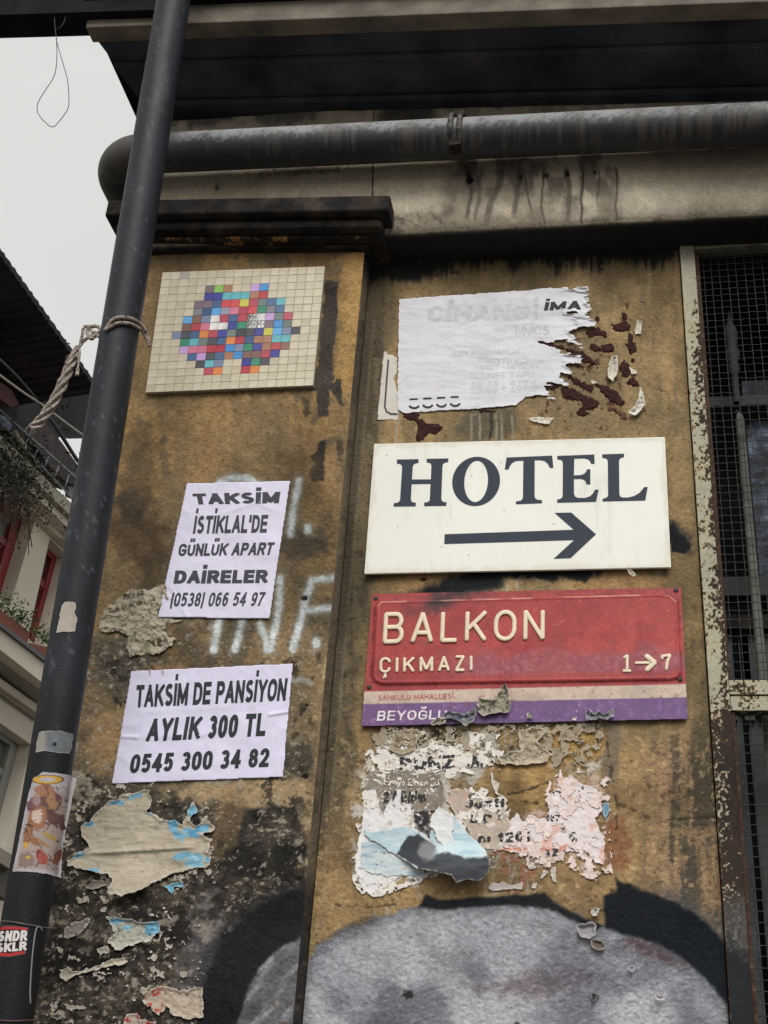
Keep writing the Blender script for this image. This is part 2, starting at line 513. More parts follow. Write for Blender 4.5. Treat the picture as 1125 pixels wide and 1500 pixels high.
    # grey and black spray painting at the bottom
    top = [(458, 1394), (490, 1366), (530, 1352), (600, 1330), (628, 1322), (760, 1318), (800, 1320), (846, 1338), (885, 1358), (930, 1364), (985, 1384), (1035, 1422), (1060, 1460), (1070, 1505), (1080, 1640), (430, 1640), (436, 1450)]
    si = sdf(px, py, top) + fbm(px, py, 12, 3, 71) * 5
    silver = sst(3, -3, si)
    shade = fbm(px, py, 80, 4, 72)
    sc = np.tile(np.array([158., 155, 160]), (n, 1))
    sc = mixc(sc, .9 * sst(.1, .7, shade + .35 * sst(1400, 1470, py)), (112, 113, 119)); sc = mixc(sc, .8 * sst(.1, .6, -shade), (182, 178, 182))
    sc = mixc(sc, .5 * blob(px, py, 800, 1440, 80, 18, -8, .6, .5, 73), (86, 72, 78))
    sc = mixc(sc, .8 * blob(px, py, 965, 1392, 60, 14, 18, .5, .4, 74) * sst(900, 925, px), (84, 62, 66))
    sc = mixc(sc, .55 * sst(-26, 0, si + 10 * f2), (88, 90, 96))
    hb_ = fbm(px, py, 6, 3, 78, sy=3.6)
    sc = mixc(sc, .25 * sst(.15, .6, hb_), (190, 187, 190)); sc = mixc(sc, .2 * sst(.2, .6, -hb_), (114, 113, 118))
    sc *= (1 + .06 * fine)[:, None]; sc = sc * np.array([1, 1.015, 1.02])
    col = col * (1 - silver[:, None]) + sc * silver[:, None]
    h += silver * (.0017 * np.maximum(hb_, -.1) * sst(-.4, .5, fbm(px, py, 60, 3, 79)) + .001 * f2)
    ck = silver * strokes(px, py, [[(760, 1478), (850, 1462), (920, 1458), (960, 1448)], [(800, 1366), (850, 1362), (884, 1378)], [(560, 1440), (610, 1420), (680, 1428)]], 1, 1, 6, 76)
    h -= .0012 * ck
    blk = [(884, 1312), (904, 1308), (902, 1288), (940, 1304), (992, 1324), (1036, 1352), (1064, 1388), (1096, 1420), (1100, 1640), (1078, 1640), (1064, 1470), (1046, 1446), (1012, 1412), (972, 1384), (930, 1372), (886, 1360)]
    bs = sst(4, -3, sdf(px, py, blk) + f3 * 2.5)
    fade = sst(34, 0, sdf(px, py, blk) + f2 * 6) * sst(930, 990, px) * sst(1420, 1380, py)
    col = mixc(col, .55 * fade, (66, 74, 82))
    col = mixc(col, .97 * bs, (27, 31, 36))
    tb = [(624, 1312), (640, 1318), (720, 1314), (798, 1308), (810, 1322), (850, 1342), (884, 1356), (870, 1362), (800, 1330), (740, 1326), (640, 1332), (612, 1328)]
    col = mixc(col, .95 * sst(3, -2.5, sdf(px, py, tb) + f3 * 2), (32, 35, 38))
    tb = [(470, 1380), (500, 1358), (548, 1340), (556, 1348), (500, 1366)]
    col = mixc(col, .5 * sst(3, -2, sdf(px, py, tb) + f3 * 2), (70, 68, 70))
    # nail holes
    for (cx, cy, r) in ((597, 1457, 8), (870, 1461, 6), (620, 848, 4), (757, 1500, 4)):
        m = blob(px, py, cx, cy, r, r * .8, 0, .4, .3, 81, 4)
        col = mixc(col, .8 * m, (38, 34, 32)); h -= .003 * m
    return np.clip(col, 4, 250), h

def sdp(px, py, poly, soft=2, rough=3, ns=10, seed=90):
    return sst(soft, -soft, sdf(px, py, poly) + fbm(px, py, ns, 4, seed) * rough)

def paint_pilaster(px, py):
    n = len(px)
    f1 = fbm(px, py, 130, 5, 101); f2 = fbm(px, py, 42, 5, 102); f3 = fbm(px, py, 12, 4, 103)
    st = fbm(px, py, 22, 4, 104, sy=170); fine = fbm(px, py, 3.6, 3, 106)
    col = np.tile(np.array([150., 122, 84]), (n, 1))
    col = mixc(col, .7 * sst(.0, .5, f1 + .3 * st), (130, 111, 82))
    col = mixc(col, .6 * sst(.1, .6, f2), (166, 134, 90))
    col = mixc(col, .55 * sst(.15, .6, st + .3 * f3), (118, 102, 78))
    col = mixc(col, .7 * sst(.3, .5, f2 * .7 - f1 * .5 + .35 * f3), (98, 88, 72))
    edge = 541 - .0915 * (py - 360)          # right edge of the pilaster, px
    dx = edge - px
    # brighter ochre band by the arris in the upper part, brushed soot arcs beside it
    band = sst(2, 9, dx) * sst(46, 24, dx + 8 * f2) * sst(660, 520, py)
    col = mixc(col, .8 * band, (178, 142, 90))
    col = mixc(col, .7 * sst(5, 1, np.abs(dx - 34 - 12 * np.sin((py - 360) / 60.) + 4 * f3)) * sst(375, 400, py) * sst(560, 500, py), (112, 92, 66))
    col = mixc(col, .6 * sst(372, 360, py + 5 * f3 + .03 * (px - 230)), (104, 84, 58))
    # dark residue bars right of the mosaic
    bar = [(476, 411), (495, 414), (494, 466), (487, 522), (488, 560), (500, 553), (502, 594), (496, 592), (484, 572), (480, 609), (465, 611), (464, 573), (454, 573), (460, 562), (467, 520), (474, 440)]
    m = sdp(px, py, bar, 1.2, 2.2, 9, 111)
    col = mixc(col, .95 * m, (66, 61, 58)); col = mixc(col, .5 * m * sst(.1, .6, f2), (86, 80, 74))
    bar = [(466, 646), (478, 643), (474, 704), (458, 704), (453, 690), (460, 680), (454, 668), (466, 660)]
    col = mixc(col, .95 * sdp(px, py, bar, 1.2, 2.2, 8, 112), (56, 53, 50))
    for c in ((448, 588, 7, 6), (449, 603, 4, 8), (498, 660, 5, 14), (503, 683, 3, 8)):
        col = mixc(col, .8 * blob(px, py, *c, 0, .6, .25, 113), (74, 66, 56))
    # browner and greyer downwards
    dn = sst(640, 900, py + 60 * f1)
    col = mixc(col, .5 * dn, (124, 106, 80)); col = mixc(col, .6 * dn * sst(-.1, .4, f2 + .4 * f3), (96, 85, 70))
    col = mixc(col, .75 * blob(px, py, 205, 790, 42, 50, 0, .6, .4, 114), (82, 68, 54))
    col = mixc(col, .7 * blob(px, py, 190, 742, 26, 24, 0, .6, .4, 115), (62, 56, 50))
    col = mixc(col, .6 * blob(px, py, 205, 690, 30, 60, 10, .6, .5, 116), (92, 78, 60))
    col = mixc(col, .7 * blob(px, py, 440, 800, 34, 22, 0, .5, .4, 117), (72, 66, 58))
    col = mixc(col, .6 * blob(px, py, 430, 700, 30, 60, 0, .5, .5, 118), (98, 80, 58))
    yb = sst(930, 1120, py + 50 * f2)
    col = mixc(col, .75 * yb, (98, 90, 76))
    col = mixc(col, .6 * yb * sst(.1, .5, f2 + .4 * f3), (70, 65, 58))
    col = mixc(col, .85 * blob(px, py, 175, 975, 60, 50, 0, .5, .4, 119), (78, 74, 68))
    col = mixc(col, .9 * blob(px, py, 238, 985, 34, 12, 0, .5, .3, 120), (164, 134, 100))
    col = mixc(col, .85 * blob(px, py, 158, 1082, 42, 46, 0, .5, .4, 121), (164, 134, 96))
    col = mixc(col, .7 * sst(8, 34, dx) * sst(60, 30, dx) * sst(.0, .5, f2) * sst(900, 960, py), (76, 72, 62))
    # bottom: almost black grime with light speckle
    blk = sst(1125, 1205, py + 46 * f2 - .05 * (px - 300))
    col = mixc(col, .88 * blk, (64, 59, 53))
    gb = fbm(px, py, 26, 5, 151, gain=.65); gc = fbm(px, py, 11, 4, 152, sy=7)
    gl_ = fbm(px, py, 90, 4, 153, sy=50)
    col = mixc(col, .7 * blk * sst(.05, .5, gb * .6 + gl_ * .8), (92, 85, 74))
    col = mixc(col, .8 * blk * sst(.0, .5, -gb * .5 - gl_ * .8), (38, 37, 36))
    col = mixc(col, .6 * blk * sst(.38, .5, gc) * sst(-.3, .4, gl_), (124, 116, 101)); col = mixc(col, .6 * blk * sst(.32, .5, -gc), (30, 30, 31))
    col = mixc(col, .8 * blk * sst(.50, .56, gc * .7 + gb * .6 + .2 * gl_), (170, 160, 142))
    sandy = blob(px, py, 372, 1160, 108, 20, 1, .45, .35, 122)
    col = mixc(col, .9 * sandy, (176, 152, 116)); col = mixc(col, .6 * sandy * sst(.1, .4, f3), (136, 116, 88))
    col = mixc(col, .6 * blob(px, py, 330, 1210, 22, 60, 20, .5, .4, 123), (140, 116, 86))
    c = chips(px, py, 9, .34, 124) * sst(-.2, .3, fbm(px, py, 60, 3, 156)) * sst(880, 960, py + 40 * f2) * (1 - .7 * blk)
    col = mixc(col, .7 * c, (120, 112, 98)); h = .0010 * f2 + .0009 * f3 + .0007 * fine + .0016 * c
    c = chips(px, py, 7, .48, 125) * sst(840, 960, py)
    col = mixc(col, .8 * c, (154, 146, 130)); h += .0012 * c
    c = chips(px, py, 12, .34, 126) * sst(860, 980, py) * sst(-.2, .3, fbm(px, py, 70, 3, 155))
    col = mixc(col, .75 * c, (48, 44, 40)); h -= .0010 * c
    c = chips(px, py, 5, .74, 127) * sst(760, 900, py)
    col = mixc(col, .8 * c, (196, 184, 158))
    c = chips(px, py, 6, .6, 128) * sst(.0, .4, fbm(px, py, 70, 3, 154))
    col = mixc(col, .5 * c, (84, 70, 52)); h -= .001 * c
    # light worn grey layer lower left and by the black paint
    m = blob(px, py, 292, 1400, 26, 84, 12, .6, .35, 129)
    col = mixc(col, .7 * m, (96, 94, 96)); col = mixc(col, .7 * m * sst(0, .4, f3), (128, 124, 120))
    m = blob(px, py, 300, 1362, 22, 12, 30, .5, .3, 130); col = mixc(col, .7 * m, (142, 134, 122))
    for cc in ((106, 1145, 24, 10), (100, 1165, 20, 12), (90, 1185, 22, 6), (330, 1142, 22, 7), (245, 1350, 14, 5), (170, 1356, 9, 20)):
        m = blob(px, py, *cc, -12, .7, .25, 131, 7); col = mixc(col, .8 * m, (158, 150, 136)); h += .0015 * m
    # worn light arris
    w = sst(9, 1, dx + 6 * f3) * sst(560, 700, py)
    col = mixc(col, .75 * w, (152, 128, 94)); col = mixc(col, .8 * w * chips(px, py, 8, .35, 132), (196, 178, 144))
    w = sst(22, 6, dx + 14 * f2) * sst(830, 900, py) * sst(1300, 1240, py)
    col = mixc(col, .6 * w, (146, 124, 92)); col = mixc(col, .7 * w * chips(px, py, 9, .3, 133), (182, 160, 124))
    # faded white spray letters I N F .
    S = lambda pts: Z(pts, 120, 680, 2.557)
    lw = [S([(520, 66), (560, 52), (620, 52), (660, 74)]), S([(812, 62), (796, 150), (780, 262)]), S([(846, 236), (846, 250)]),
          S([(512, 590), (492, 696)]), S([(604, 580), (572, 694)]),
          S([(742, 426), (738, 540), (706, 694)]), S([(700, 694), (668, 600)]),
          S([(948, 424), (862, 436), (838, 500), (824, 570), (790, 690)]), S([(840, 548), (938, 538)]), S([(877, 664), (879, 676)])]
    sm = strokes(px, py, lw, 4.9, 3.8, 1.4, 134)
    halo = strokes(px, py, lw, 9, 8, 2, 135)
    col = mixc(col, .3 * halo, (170, 176, 172)); col = mixc(col, .93 * sm, (206, 214, 216))
    col = mixc(col, .8 * strokes(px, py, [S([(790, 808), (830, 806), (852, 820)])], 3.6, 4, 2, 136), (160, 166, 166))
    for cx, cy in ((846, 240), (494, 694), (574, 690), (690, 690), (790, 692), (878, 670)):
        q = S([(cx, cy)])[0]
        col = mixc(col, .9 * sst(7, 3, np.hypot(px - q[0], (py - q[1]) * .8)), (200, 208, 206))
    # black spray arc and silver field
    B = lambda pts: Z(pts, 60, 1130, 2.557)
    bp = B([(590, 1240), (596, 946), (598, 830), (640, 720), (680, 640), (750, 555), (850, 486), (930, 452), (1100, 420), (1100, 560), (990, 606), (900, 655), (820, 730), (770, 820), (730, 946), (724, 1240)])
    d = sdf(px, py, bp) + fbm(px, py, 14, 3, 141) * 3
    inner = B([(724, 1240), (730, 946), (770, 820), (820, 730), (900, 655), (990, 606), (1100, 560), (1100, 1240)])
    sv = sst(2, -2, sdf(px, py, inner))
    lo = fbm(px, py, 34, 4, 142)
    s2 = np.tile(np.array([100., 100, 104]), (n, 1))
    u = (px - 430) * .82 + (py - 1375) * .57        # along the streaks, pale rays
    streak = fbm((px - 470) * .75 + (py - 1380) * .66, (py - 1380) * .75 - (px - 470) * .66, 12, 3, 143, sy=70)
    s2 = mixc(s2, .9 * sst(-.1, .6, streak), (150, 148, 154)); s2 = mixc(s2, .7 * sst(.2, .8, lo), (70, 70, 72))
    s2 = mixc(s2, .7 * chips(px, py, 10, .35, 144) * sst(1440, 1480, py), (104, 92, 74))
    col = col * (1 - sv[:, None]) + s2 * sv[:, None]
    h += .001 * sv * np.maximum(f3, 0)
    col = mixc(col, .97 * sst(6, -4, d), (26, 29, 33))
    col = mixc(col, .5 * sst(26, 4, d) * (1 - sv), (44, 44, 46))
    # holes
    for (cx, cy, r) in ((447, 1137, 5), (446, 876, 5), (437, 1287, 4), (449, 1033, 3)):
        m = blob(px, py, cx, cy, r, r * .7, 0, .4, .3, 145, 4)
        col = mixc(col, .9 * m, (24, 22, 22)); h -= .003 * m
    col *= (1 + .09 * f3 + .08 * fine)[:, None]
    return np.clip(col, 4, 250), h

wall_mat = am('stained_plaster', .92, .13, 90, .9, 110, .08, .0060)
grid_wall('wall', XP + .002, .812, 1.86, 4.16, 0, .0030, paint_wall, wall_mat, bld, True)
grid_wall('pilaster', XC, XP, 1.86, 4.16, YP, .0030, paint_pilaster, wall_mat, bld, True)

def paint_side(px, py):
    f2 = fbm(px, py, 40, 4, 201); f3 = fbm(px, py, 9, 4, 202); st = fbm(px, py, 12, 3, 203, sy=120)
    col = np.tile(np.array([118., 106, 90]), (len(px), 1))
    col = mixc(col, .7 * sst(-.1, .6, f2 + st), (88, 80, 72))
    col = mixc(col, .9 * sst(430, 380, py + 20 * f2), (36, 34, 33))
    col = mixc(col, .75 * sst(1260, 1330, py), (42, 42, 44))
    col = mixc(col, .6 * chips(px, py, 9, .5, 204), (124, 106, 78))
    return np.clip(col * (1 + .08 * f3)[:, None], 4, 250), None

def side_strip():
    ys = np.linspace(YP, .001, 14); zs = np.linspace(1.86, 4.16, 700)
    Yg, Zg = np.meshgrid(ys, zs); Yg = Yg.ravel(); Zg = Zg.ravel()
    u, v = proj(np.stack([np.full_like(Yg, XP), Yg, Zg], -1))
    col, _ = paint_side(u, v)
    V = np.stack([XP + .0022 * fbm(v, Yg * 500, 10, 4, 205) * np.sin((Yg - YP) / -YP * 3.14), Yg, Zg], -1)
    idx = np.arange(len(ys) * len(zs)).reshape(len(zs), len(ys))
    Fq = np.stack([idx[:-1, :-1], idx[:-1, 1:], idx[1:, 1:], idx[1:, :-1]], -1).reshape(-1, 4)
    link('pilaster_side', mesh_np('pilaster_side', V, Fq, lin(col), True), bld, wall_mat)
side_strip()

# building mass: return wall down the side street, lower wall, wall right of the window, roof mass
plain = pm('dirty_ochre_plaster', (126, 104, 74), .9, 0, .3, 3, .4, 60, (92, 82, 68), .5, .2)
b = MB()
b.box(XC, XP, YP, .30, 0, 1.858); b.box(XP + .0005, .81, 0, .30, 0, 1.858)
b.box(.81, 6, .02, .30, 0, 1.2); b.box(1.80, 6, 0, .30, 1.2, 4.16)
b.box(XC, XC + .3, YP + .003, 9, 0, 5.6); b.box(5.7, 6, .3, 9, 0, 5.6); b.box(XC + .3, 5.7, 8.7, 9, 0, 5.6)
b.box(XC + .3, 6, .0, .3, 4.165, 5.6)
b.build('building_wall', plain, bld)
b = MB(); b.box(XC, 6, .001, 9, 5.6, 5.8); b.build('roof', plain, bld)

soot = pm('sooty_stone', (37, 36, 36), .95, 0, .4, 18, .9, 50, (66, 57, 48), .58, .08, soft=.12)
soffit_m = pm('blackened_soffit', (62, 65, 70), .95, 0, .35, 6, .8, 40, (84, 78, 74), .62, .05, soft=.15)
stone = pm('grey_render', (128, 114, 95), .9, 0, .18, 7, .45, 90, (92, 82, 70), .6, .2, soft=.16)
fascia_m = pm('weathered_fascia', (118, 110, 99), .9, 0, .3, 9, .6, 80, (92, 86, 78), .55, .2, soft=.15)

# frieze: a rounded band, stains, lower-edge shading and dark underside painted on its own mesh
def frieze():
    prof = [(-.10, 4.60), (-.108, 4.50), (-.116, 4.40), (-.12, 4.30), (-.122, 4.20), (-.122, 4.12), (-.121, 4.078), (-.116, 4.060), (-.106, 4.050), (-.08, 4.046), (-.04, 4.043), (.01, 4.04)]
    prof = catmull([(a, z) for a, z in prof], 7)
    xs = np.linspace(XC - .045, 2.2, 900)
    V = []; 
    pr = np.array(prof)
    Yg = np.tile(pr[:, 0], (len(xs), 1)); Zg = np.tile(pr[:, 1], (len(xs), 1))
    Xg = np.tile(xs[:, None], (1, len(pr)))
    lift = (-(Xg - .25) * .022)          # the band climbs a little towards the left, as the photo shows
    V = np.stack([Xg, Yg, Zg + lift], -1).reshape(-1, 3)
    u, v = proj(V)
    f1 = fbm(u, v, 90, 4, 301); f2 = fbm(u, v, 26, 4, 302); f3 = fbm(u, v, 7, 4, 303); st = fbm(u, v, 12, 4, 304, sy=110)
    col = np.tile(np.array([200., 189, 168]), (len(u), 1))
    col = mixc(col, .6 * sst(.0, .6, f1), (174, 163, 143)); col = mixc(col, .5 * sst(.1, .7, f2), (208, 197, 176))
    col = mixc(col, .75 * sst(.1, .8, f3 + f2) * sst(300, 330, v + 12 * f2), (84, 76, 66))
    col = mixc(col, .5 * sst(292, 330, v + 14 * f2 + .03 * (u - 700)), (92, 83, 72))  # shading painted in, darker towards the lower edge of the band
    wet = sst(655, 690, u + 12 * f2) * sst(920, 890, u) * sst(318, 285, v + 14 * st + .03 * (u - 700))
    col = mixc(col, .65 * wet * sst(-.1, .3, f2 + .5 * st), (108, 101, 91))
    for x0, a, y1, wdt, am_ in ((690, -7, 330, 2.6, .7), (704, -8, 326, 3.2, .5), (734, -24, 328, 4.6, .6), (760, -10, 322, 3.6, .6), (769, 12, 322, 1.5, .7), (795, 1, 332, 1.2, .85), (832, 0, 322, 3.6, .6), (852, -3, 330, 1.5, .9), (876, 1, 300, .9, .7), (903, -1, 326, 1.3, .85), (775, 8, 290, 1.2, .6)):
        line = np.abs(u - x0 - a * (v - 258) / 70 + 3.0 * fbm(u, v, 26, 2, 305 + x0 % 7))
        col = mixc(col, am_ * sst(wdt + 1.2, wdt - 1, line) * sst(y1 + 4, y1 - 18, v + 10 * fbm(u, v, 8, 2, 309)) * sst(240, 252, v), (70, 65, 59))
    for cx, cy in ((763, 261), (800, 256), (831, 254), (872, 254)):
        r = 3.2 if cx != 872 else 1.8
        col = mixc(col, sst(r + 1.5, r, np.hypot(u - cx, v - cy)), (16, 16, 17))
    col = mixc(col, .8 * blob(u, v, 318, 274, 4, 2.5, 0, .3, .3, 306), (50, 46, 42))
    col = mixc(col, .9 * sst(1.6, .6, np.abs(u - 546 + .015 * (v - 260))), (44, 41, 38))
    col = mixc(col, .6 * blob(u, v, 440, 250, 60, 5, -3, .7, .4, 307), (76, 68, 60))
    col = mixc(col, .45 * sst(900, 1060, u + 30 * f1), (96, 89, 79)); col = mixc(col, .35 * sst(.0, .6, f1 + .4 * f2) * sst(560, 640, u), (112, 104, 92))
    # grey arched patches behind the pipe, darker towards the top
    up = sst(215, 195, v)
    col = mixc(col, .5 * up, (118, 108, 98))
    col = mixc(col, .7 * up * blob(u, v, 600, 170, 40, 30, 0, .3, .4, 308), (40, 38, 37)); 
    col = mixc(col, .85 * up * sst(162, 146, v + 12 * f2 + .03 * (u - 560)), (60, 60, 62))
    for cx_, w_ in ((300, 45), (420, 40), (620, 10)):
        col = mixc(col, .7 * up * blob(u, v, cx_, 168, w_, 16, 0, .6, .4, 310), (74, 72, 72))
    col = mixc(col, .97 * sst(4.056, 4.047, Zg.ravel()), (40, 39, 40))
    col *= (1 + .06 * f3)[:, None]
    m, k = Xg.shape
    V[:, 1] -= .0008 * f3 + .0015 * f2
    idx = np.arange(m * k).reshape(m, k)
    Fq = np.stack([idx[:-1, :-1], idx[:-1, 1:], idx[1:, 1:], idx[1:, :-1]], -1).reshape(-1, 4)
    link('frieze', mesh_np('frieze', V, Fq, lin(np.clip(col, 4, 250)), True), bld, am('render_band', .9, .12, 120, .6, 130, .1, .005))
    # closed core behind it, so the left end has depth
    b = MB(); x0 = XC - .0445
    b.add([(x0, y, z - (x0 - .25) * .022) for y, z in prof] + [(x0, .3, 4.05), (x0, .3, 4.62)], [tuple(range(len(prof) + 2))])
    b.add([(x0, .0, 4.046), (XC, .3, 4.046), (XC, 3, 4.046), (x0, 3, 4.046), (x0, 0, 4.62), (XC, .3, 4.62), (XC, 3, 4.62), (x0, 3, 4.62)],
          [(0, 3, 2, 1), (4, 5, 6, 7), (0, 1, 5, 4), (1, 2, 6, 5), (2, 3, 7, 6), (3, 0, 4, 7)])
    b.build('frieze_return', stone, bld, fix=False)
frieze()

# cap mouldings of the pilaster (front and right side), each a stepped slab
def cap():
    zl, zr = 4.20, 4.135                      # top edge at left end and at right end
    xl, xr = -.905, -.010
    def slab(name, out, top, bot, m, ext_r, bev=.006):
        b = MB()
        a0, a1 = zl, zr
        L = XC - out * .85; Rr = XP + out * ext_r
        ring = lambda x, z: [(x, YP - out, z - top), (x, YP - out, z - bot), (x, .05, z - bot), (x, .05, z - top)]
        zx = lambda x: a0 + (a1 - a0) * (x - xl) / (xr - xl)
        b.loft(ring(L, zx(L)), ring(Rr, zx(Rr)))
        b.build(name, m, bld, bevel=bev)
    slab('cap_slab', .118, .000, .060, soot, .76, .007)
    slab('cap_moulding', .088, .0605, .094, soot, .74, .012)
    slab('cap_moulding', .055, .0945, .106, pm('sooty_ochre_fillet', (42, 39, 37), .95, 0, .3, 20, .8, 50, (140, 106, 66), .585, .08, soft=.03), .6, .004)
    slab('cap_moulding', .026, .1065, .116, soot, .5, .003)
cap()

# cornice: soffit slab with a fascia in front and shallow steps in the soffit
def cornice():
    yt = -.44
    A = P(125, 40, yt); B = P(1125, 14 - 12, yt)
    s = (B[2] - A[2]) / (B[0] - A[0])
    zb = lambda x: A[2] + s * (x - A[0])
    xr = 3.0
    def strip(name, x0, x1, y0, y1, d0, d1, m, bev=.004):
        b = MB()
        xe = lambda y: 0 if x0 is None and y < -.43 else 0
        lx = lambda y: (A[0] + (y - yt) * .26) if isinstance(x0, str) else x0
        ring = lambda fx: [(fx(y), y, zb(fx(y)) + d) for y, d in ((y0, d0), (y1, d0), (y1, d1), (y0, d1))]
        b.loft(ring(lx), ring(lambda y: x1)); return b.build(name, m, bld, bevel=bev)
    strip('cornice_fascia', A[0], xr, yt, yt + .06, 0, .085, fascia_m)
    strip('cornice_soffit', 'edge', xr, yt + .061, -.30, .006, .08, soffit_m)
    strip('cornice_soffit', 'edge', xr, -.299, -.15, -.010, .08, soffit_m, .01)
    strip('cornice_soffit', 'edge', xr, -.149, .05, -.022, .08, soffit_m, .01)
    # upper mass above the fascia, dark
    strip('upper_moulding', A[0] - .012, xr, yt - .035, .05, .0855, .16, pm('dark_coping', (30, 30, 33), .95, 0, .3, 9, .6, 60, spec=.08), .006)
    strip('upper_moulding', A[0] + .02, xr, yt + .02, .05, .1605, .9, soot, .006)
    b = MB(); b.loft([(x, y, zb(x) - .05) for x, y in ((XC - .12, .05), (XC - .12, 3), (XC + .3, 3), (XC + .3, .05))],
                     [(x, y, zb(x) + .16) for x, y in ((XC - .12, .05), (XC - .12, 3), (XC + .3, 3), (XC + .3, .05))])
    b.build('cornice_return', soffit_m, bld)
    # narrow dark beam running out over the side street
    b = MB()
    p0 = P(-60, 9, -.47); p1 = P(262, 13, -.47)
    b.loft([(p0[0] - 2.4, -.47, p0[2] + .2), (p0[0] - 2.4, -.38, p0[2] + .2), (p0[0] - 2.4, -.38, p0[2] + .29), (p0[0] - 2.4, -.47, p0[2] + .29)],
           [(p1[0], -.47, p1[2]), (p1[0], -.38, p1[2]), (p1[0], -.38, p1[2] + .09), (p1[0], -.47, p1[2] + .09)])
    b.build('edge_beam', pm('dark_coping', (44, 44, 46)), bld)
cornice()

# ------------------------------------------------------------------ window with grille
rust_pale = pm('rusty_cream_paint', (172, 164, 138), .8, 0, .15, 60, .6, 180, (72, 46, 32), .535, .3, soft=.025)
rust_heavy = pm('heavy_rust_paint', (98, 62, 40), .88, 0, .35, 60, .8, 180, (176, 162, 128), .575, .25, soft=.02)
rust_top = pm('sooty_cream_paint', (108, 104, 90), .85, 0, .2, 30, .4, 120, (70, 60, 48), .6, .2)
XR = 1.80
def zat(px, py, Y): return float(P(px, py, Y)[2])
z_top = zat(1010, 356, -.012); z_rail0 = zat(1060, 996, -.012); z_rail1 = zat(1060, 1018, -.012); z_rail2 = zat(1060, 1040, -.012)

zsp = zat(1040, 850, 0)
b = MB(); b.box(XW, XW + .040, -.012, .03, zsp, z_top - .0); b.build('window_stile', rust_pale, bld, bevel=.002)
b = MB(); b.box(XW, XW + .046, -.012, .03, z_rail1 + .001, zsp - .001); b.build('window_stile', pm('rusty_cream_paint_worn', (166, 154, 124), .85, 0, .2, 60, .7, 180, (62, 40, 30), .50, .25, soft=.02), bld, bevel=.002)
b = MB(); b.box(XW, XW + .046, -.012, .03, 1.3, z_rail1 - .001); b.build('window_stile', rust_heavy, bld, bevel=.002)
b = MB(); b.box(XW + .0405, XR, -.010, .03, z_top - .022, z_top - .001); b.build('window_rail', rust_top, bld, bevel=.002)
b = MB(); b.box(XW + .047, XR, -.010, .03, z_rail1 + .002, z_rail0); b.build('window_rail', rust_pale, bld, bevel=.002)
b = MB(); b.box(XW + .047, XR, -.008, .03, z_rail2, z_rail1 - .002); b.build('window_rail', MATS['rusty_cream_paint_worn'], bld, bevel=.002)
b = MB(); b.box(XW + .047, XR, -.010, .03, 1.3, 1.34); b.build('window_rail', rust_heavy, bld, bevel=.002)
def paint_frame(px, py):
    n = len(px); f2 = fbm(px, py, 26, 4, 251); f3 = fbm(px, py, 7, 4, 252); fi = fbm(px, py, 3.6, 3, 253, gain=.6)
    xl = 997 + (py - 356) * .0655
    fr = (px - xl) / np.maximum(20 + (py - 356) * .011, 1)
    col = np.tile(np.array([164., 160, 141]), (n, 1)) * (1 + .07 * f2[:, None])
    col = mixc(col, .5 * sst(.1, .6, f2), (158, 150, 120))
    rust = np.array([44., 35, 31])
    dens = -.28 + .55 * sst(.2, 1.0, fr) + .25 * sst(430, 560, py) + .22 * sst(720, 860, py) + .30 * f2
    dens = dens - .5 * blob(px, py, 1046, 960, 12, 44, 0, .3, .3, 254) + .35 * blob(px, py, 1020, 560, 9, 60, 0, .5, .4, 255)
    low = sst(1046, 1075, py + 14 * f2) * sst(1062, 1040, px - 40 * (py > 1040))
    rail = sst(1062, 1068, px) * sst(1044, 1040, py)
    dens = dens * (1 - rail) + rail * (.12 + .4 * f2)
    dens = dens + .55 * sst(1046, 1080, py + 14 * f2) - .45 * sst(.3, .9, fr) * sst(1050, 1080, py) * sst(.0, .4, f2 + .2)
    m = sst(-.05, .08, fi * .8 + f3 * .15 - .42 + dens)
    col = mixc(col, .95 * m, rust); col = mixc(col, .4 * m * sst(.1, .6, f3), (80, 55, 42)); col = mixc(col, .5 * m * sst(.2, .6, -f2), (36, 30, 28))
    col = mixc(col, .4 * sst(-.2, -.05, fi * .8 + f3 * .15 - .42 + dens) * (1 - m), (168, 132, 84))
    top = sst(396, 366, py); col = mixc(col, .6 * top, (120, 116, 104))
    g = sst(1290, 1350, py + 10 * f2); col = mixc(col, .75 * g, (88, 88, 86)); col = mixc(col, .6 * g * sst(.1, .4, fi), (52, 50, 50))
    bl = sst(1355, 1400, py + 12 * f3 - .6 * (px - 1062)); col = mixc(col, .9 * bl, (30, 33, 37))
    return np.clip(col, 4, 250), -.0006 * m + .0003 * f3
frame_mat = am('flaking_window_paint', .8, .12, 260, .6, 260, .15, .003)
grid_wall('frame_face', XW + .0005, XW + .0395, zsp, z_top - .0005, -.0134, .0016, paint_frame, frame_mat, bld)
grid_wall('frame_face', XW + .0005, XW + .0455, 1.75, zsp - .001, -.0134, .0016, paint_frame, frame_mat, bld)
grid_wall('frame_face', XW + .0475, 1.25, z_rail1 + .0025, z_rail0 - .0005, -.0114, .0016, paint_frame, frame_mat, bld)
grid_wall('frame_face', XW + .0475, 1.25, z_rail2 + .0005, z_rail1 - .0025, -.0094, .0016, paint_frame, frame_mat, bld)
# inner angle iron, thin and rusty
iron = pm('rusty_iron', (62, 44, 36), .85, 0, .4, 80, .7, 200, (98, 84, 66), .62, .25)
b = MB(); b.box(XW + .041, XW + .052, -.003, .02, z_rail0 + .001, z_top - .023); b.build('grille_frame', iron, bld, bevel=.001)
b = MB(); b.box(XW + .047, XW + .056, -.003, .02, 1.34, z_rail2 - .001); b.build('grille_frame', iron, bld, bevel=.001)

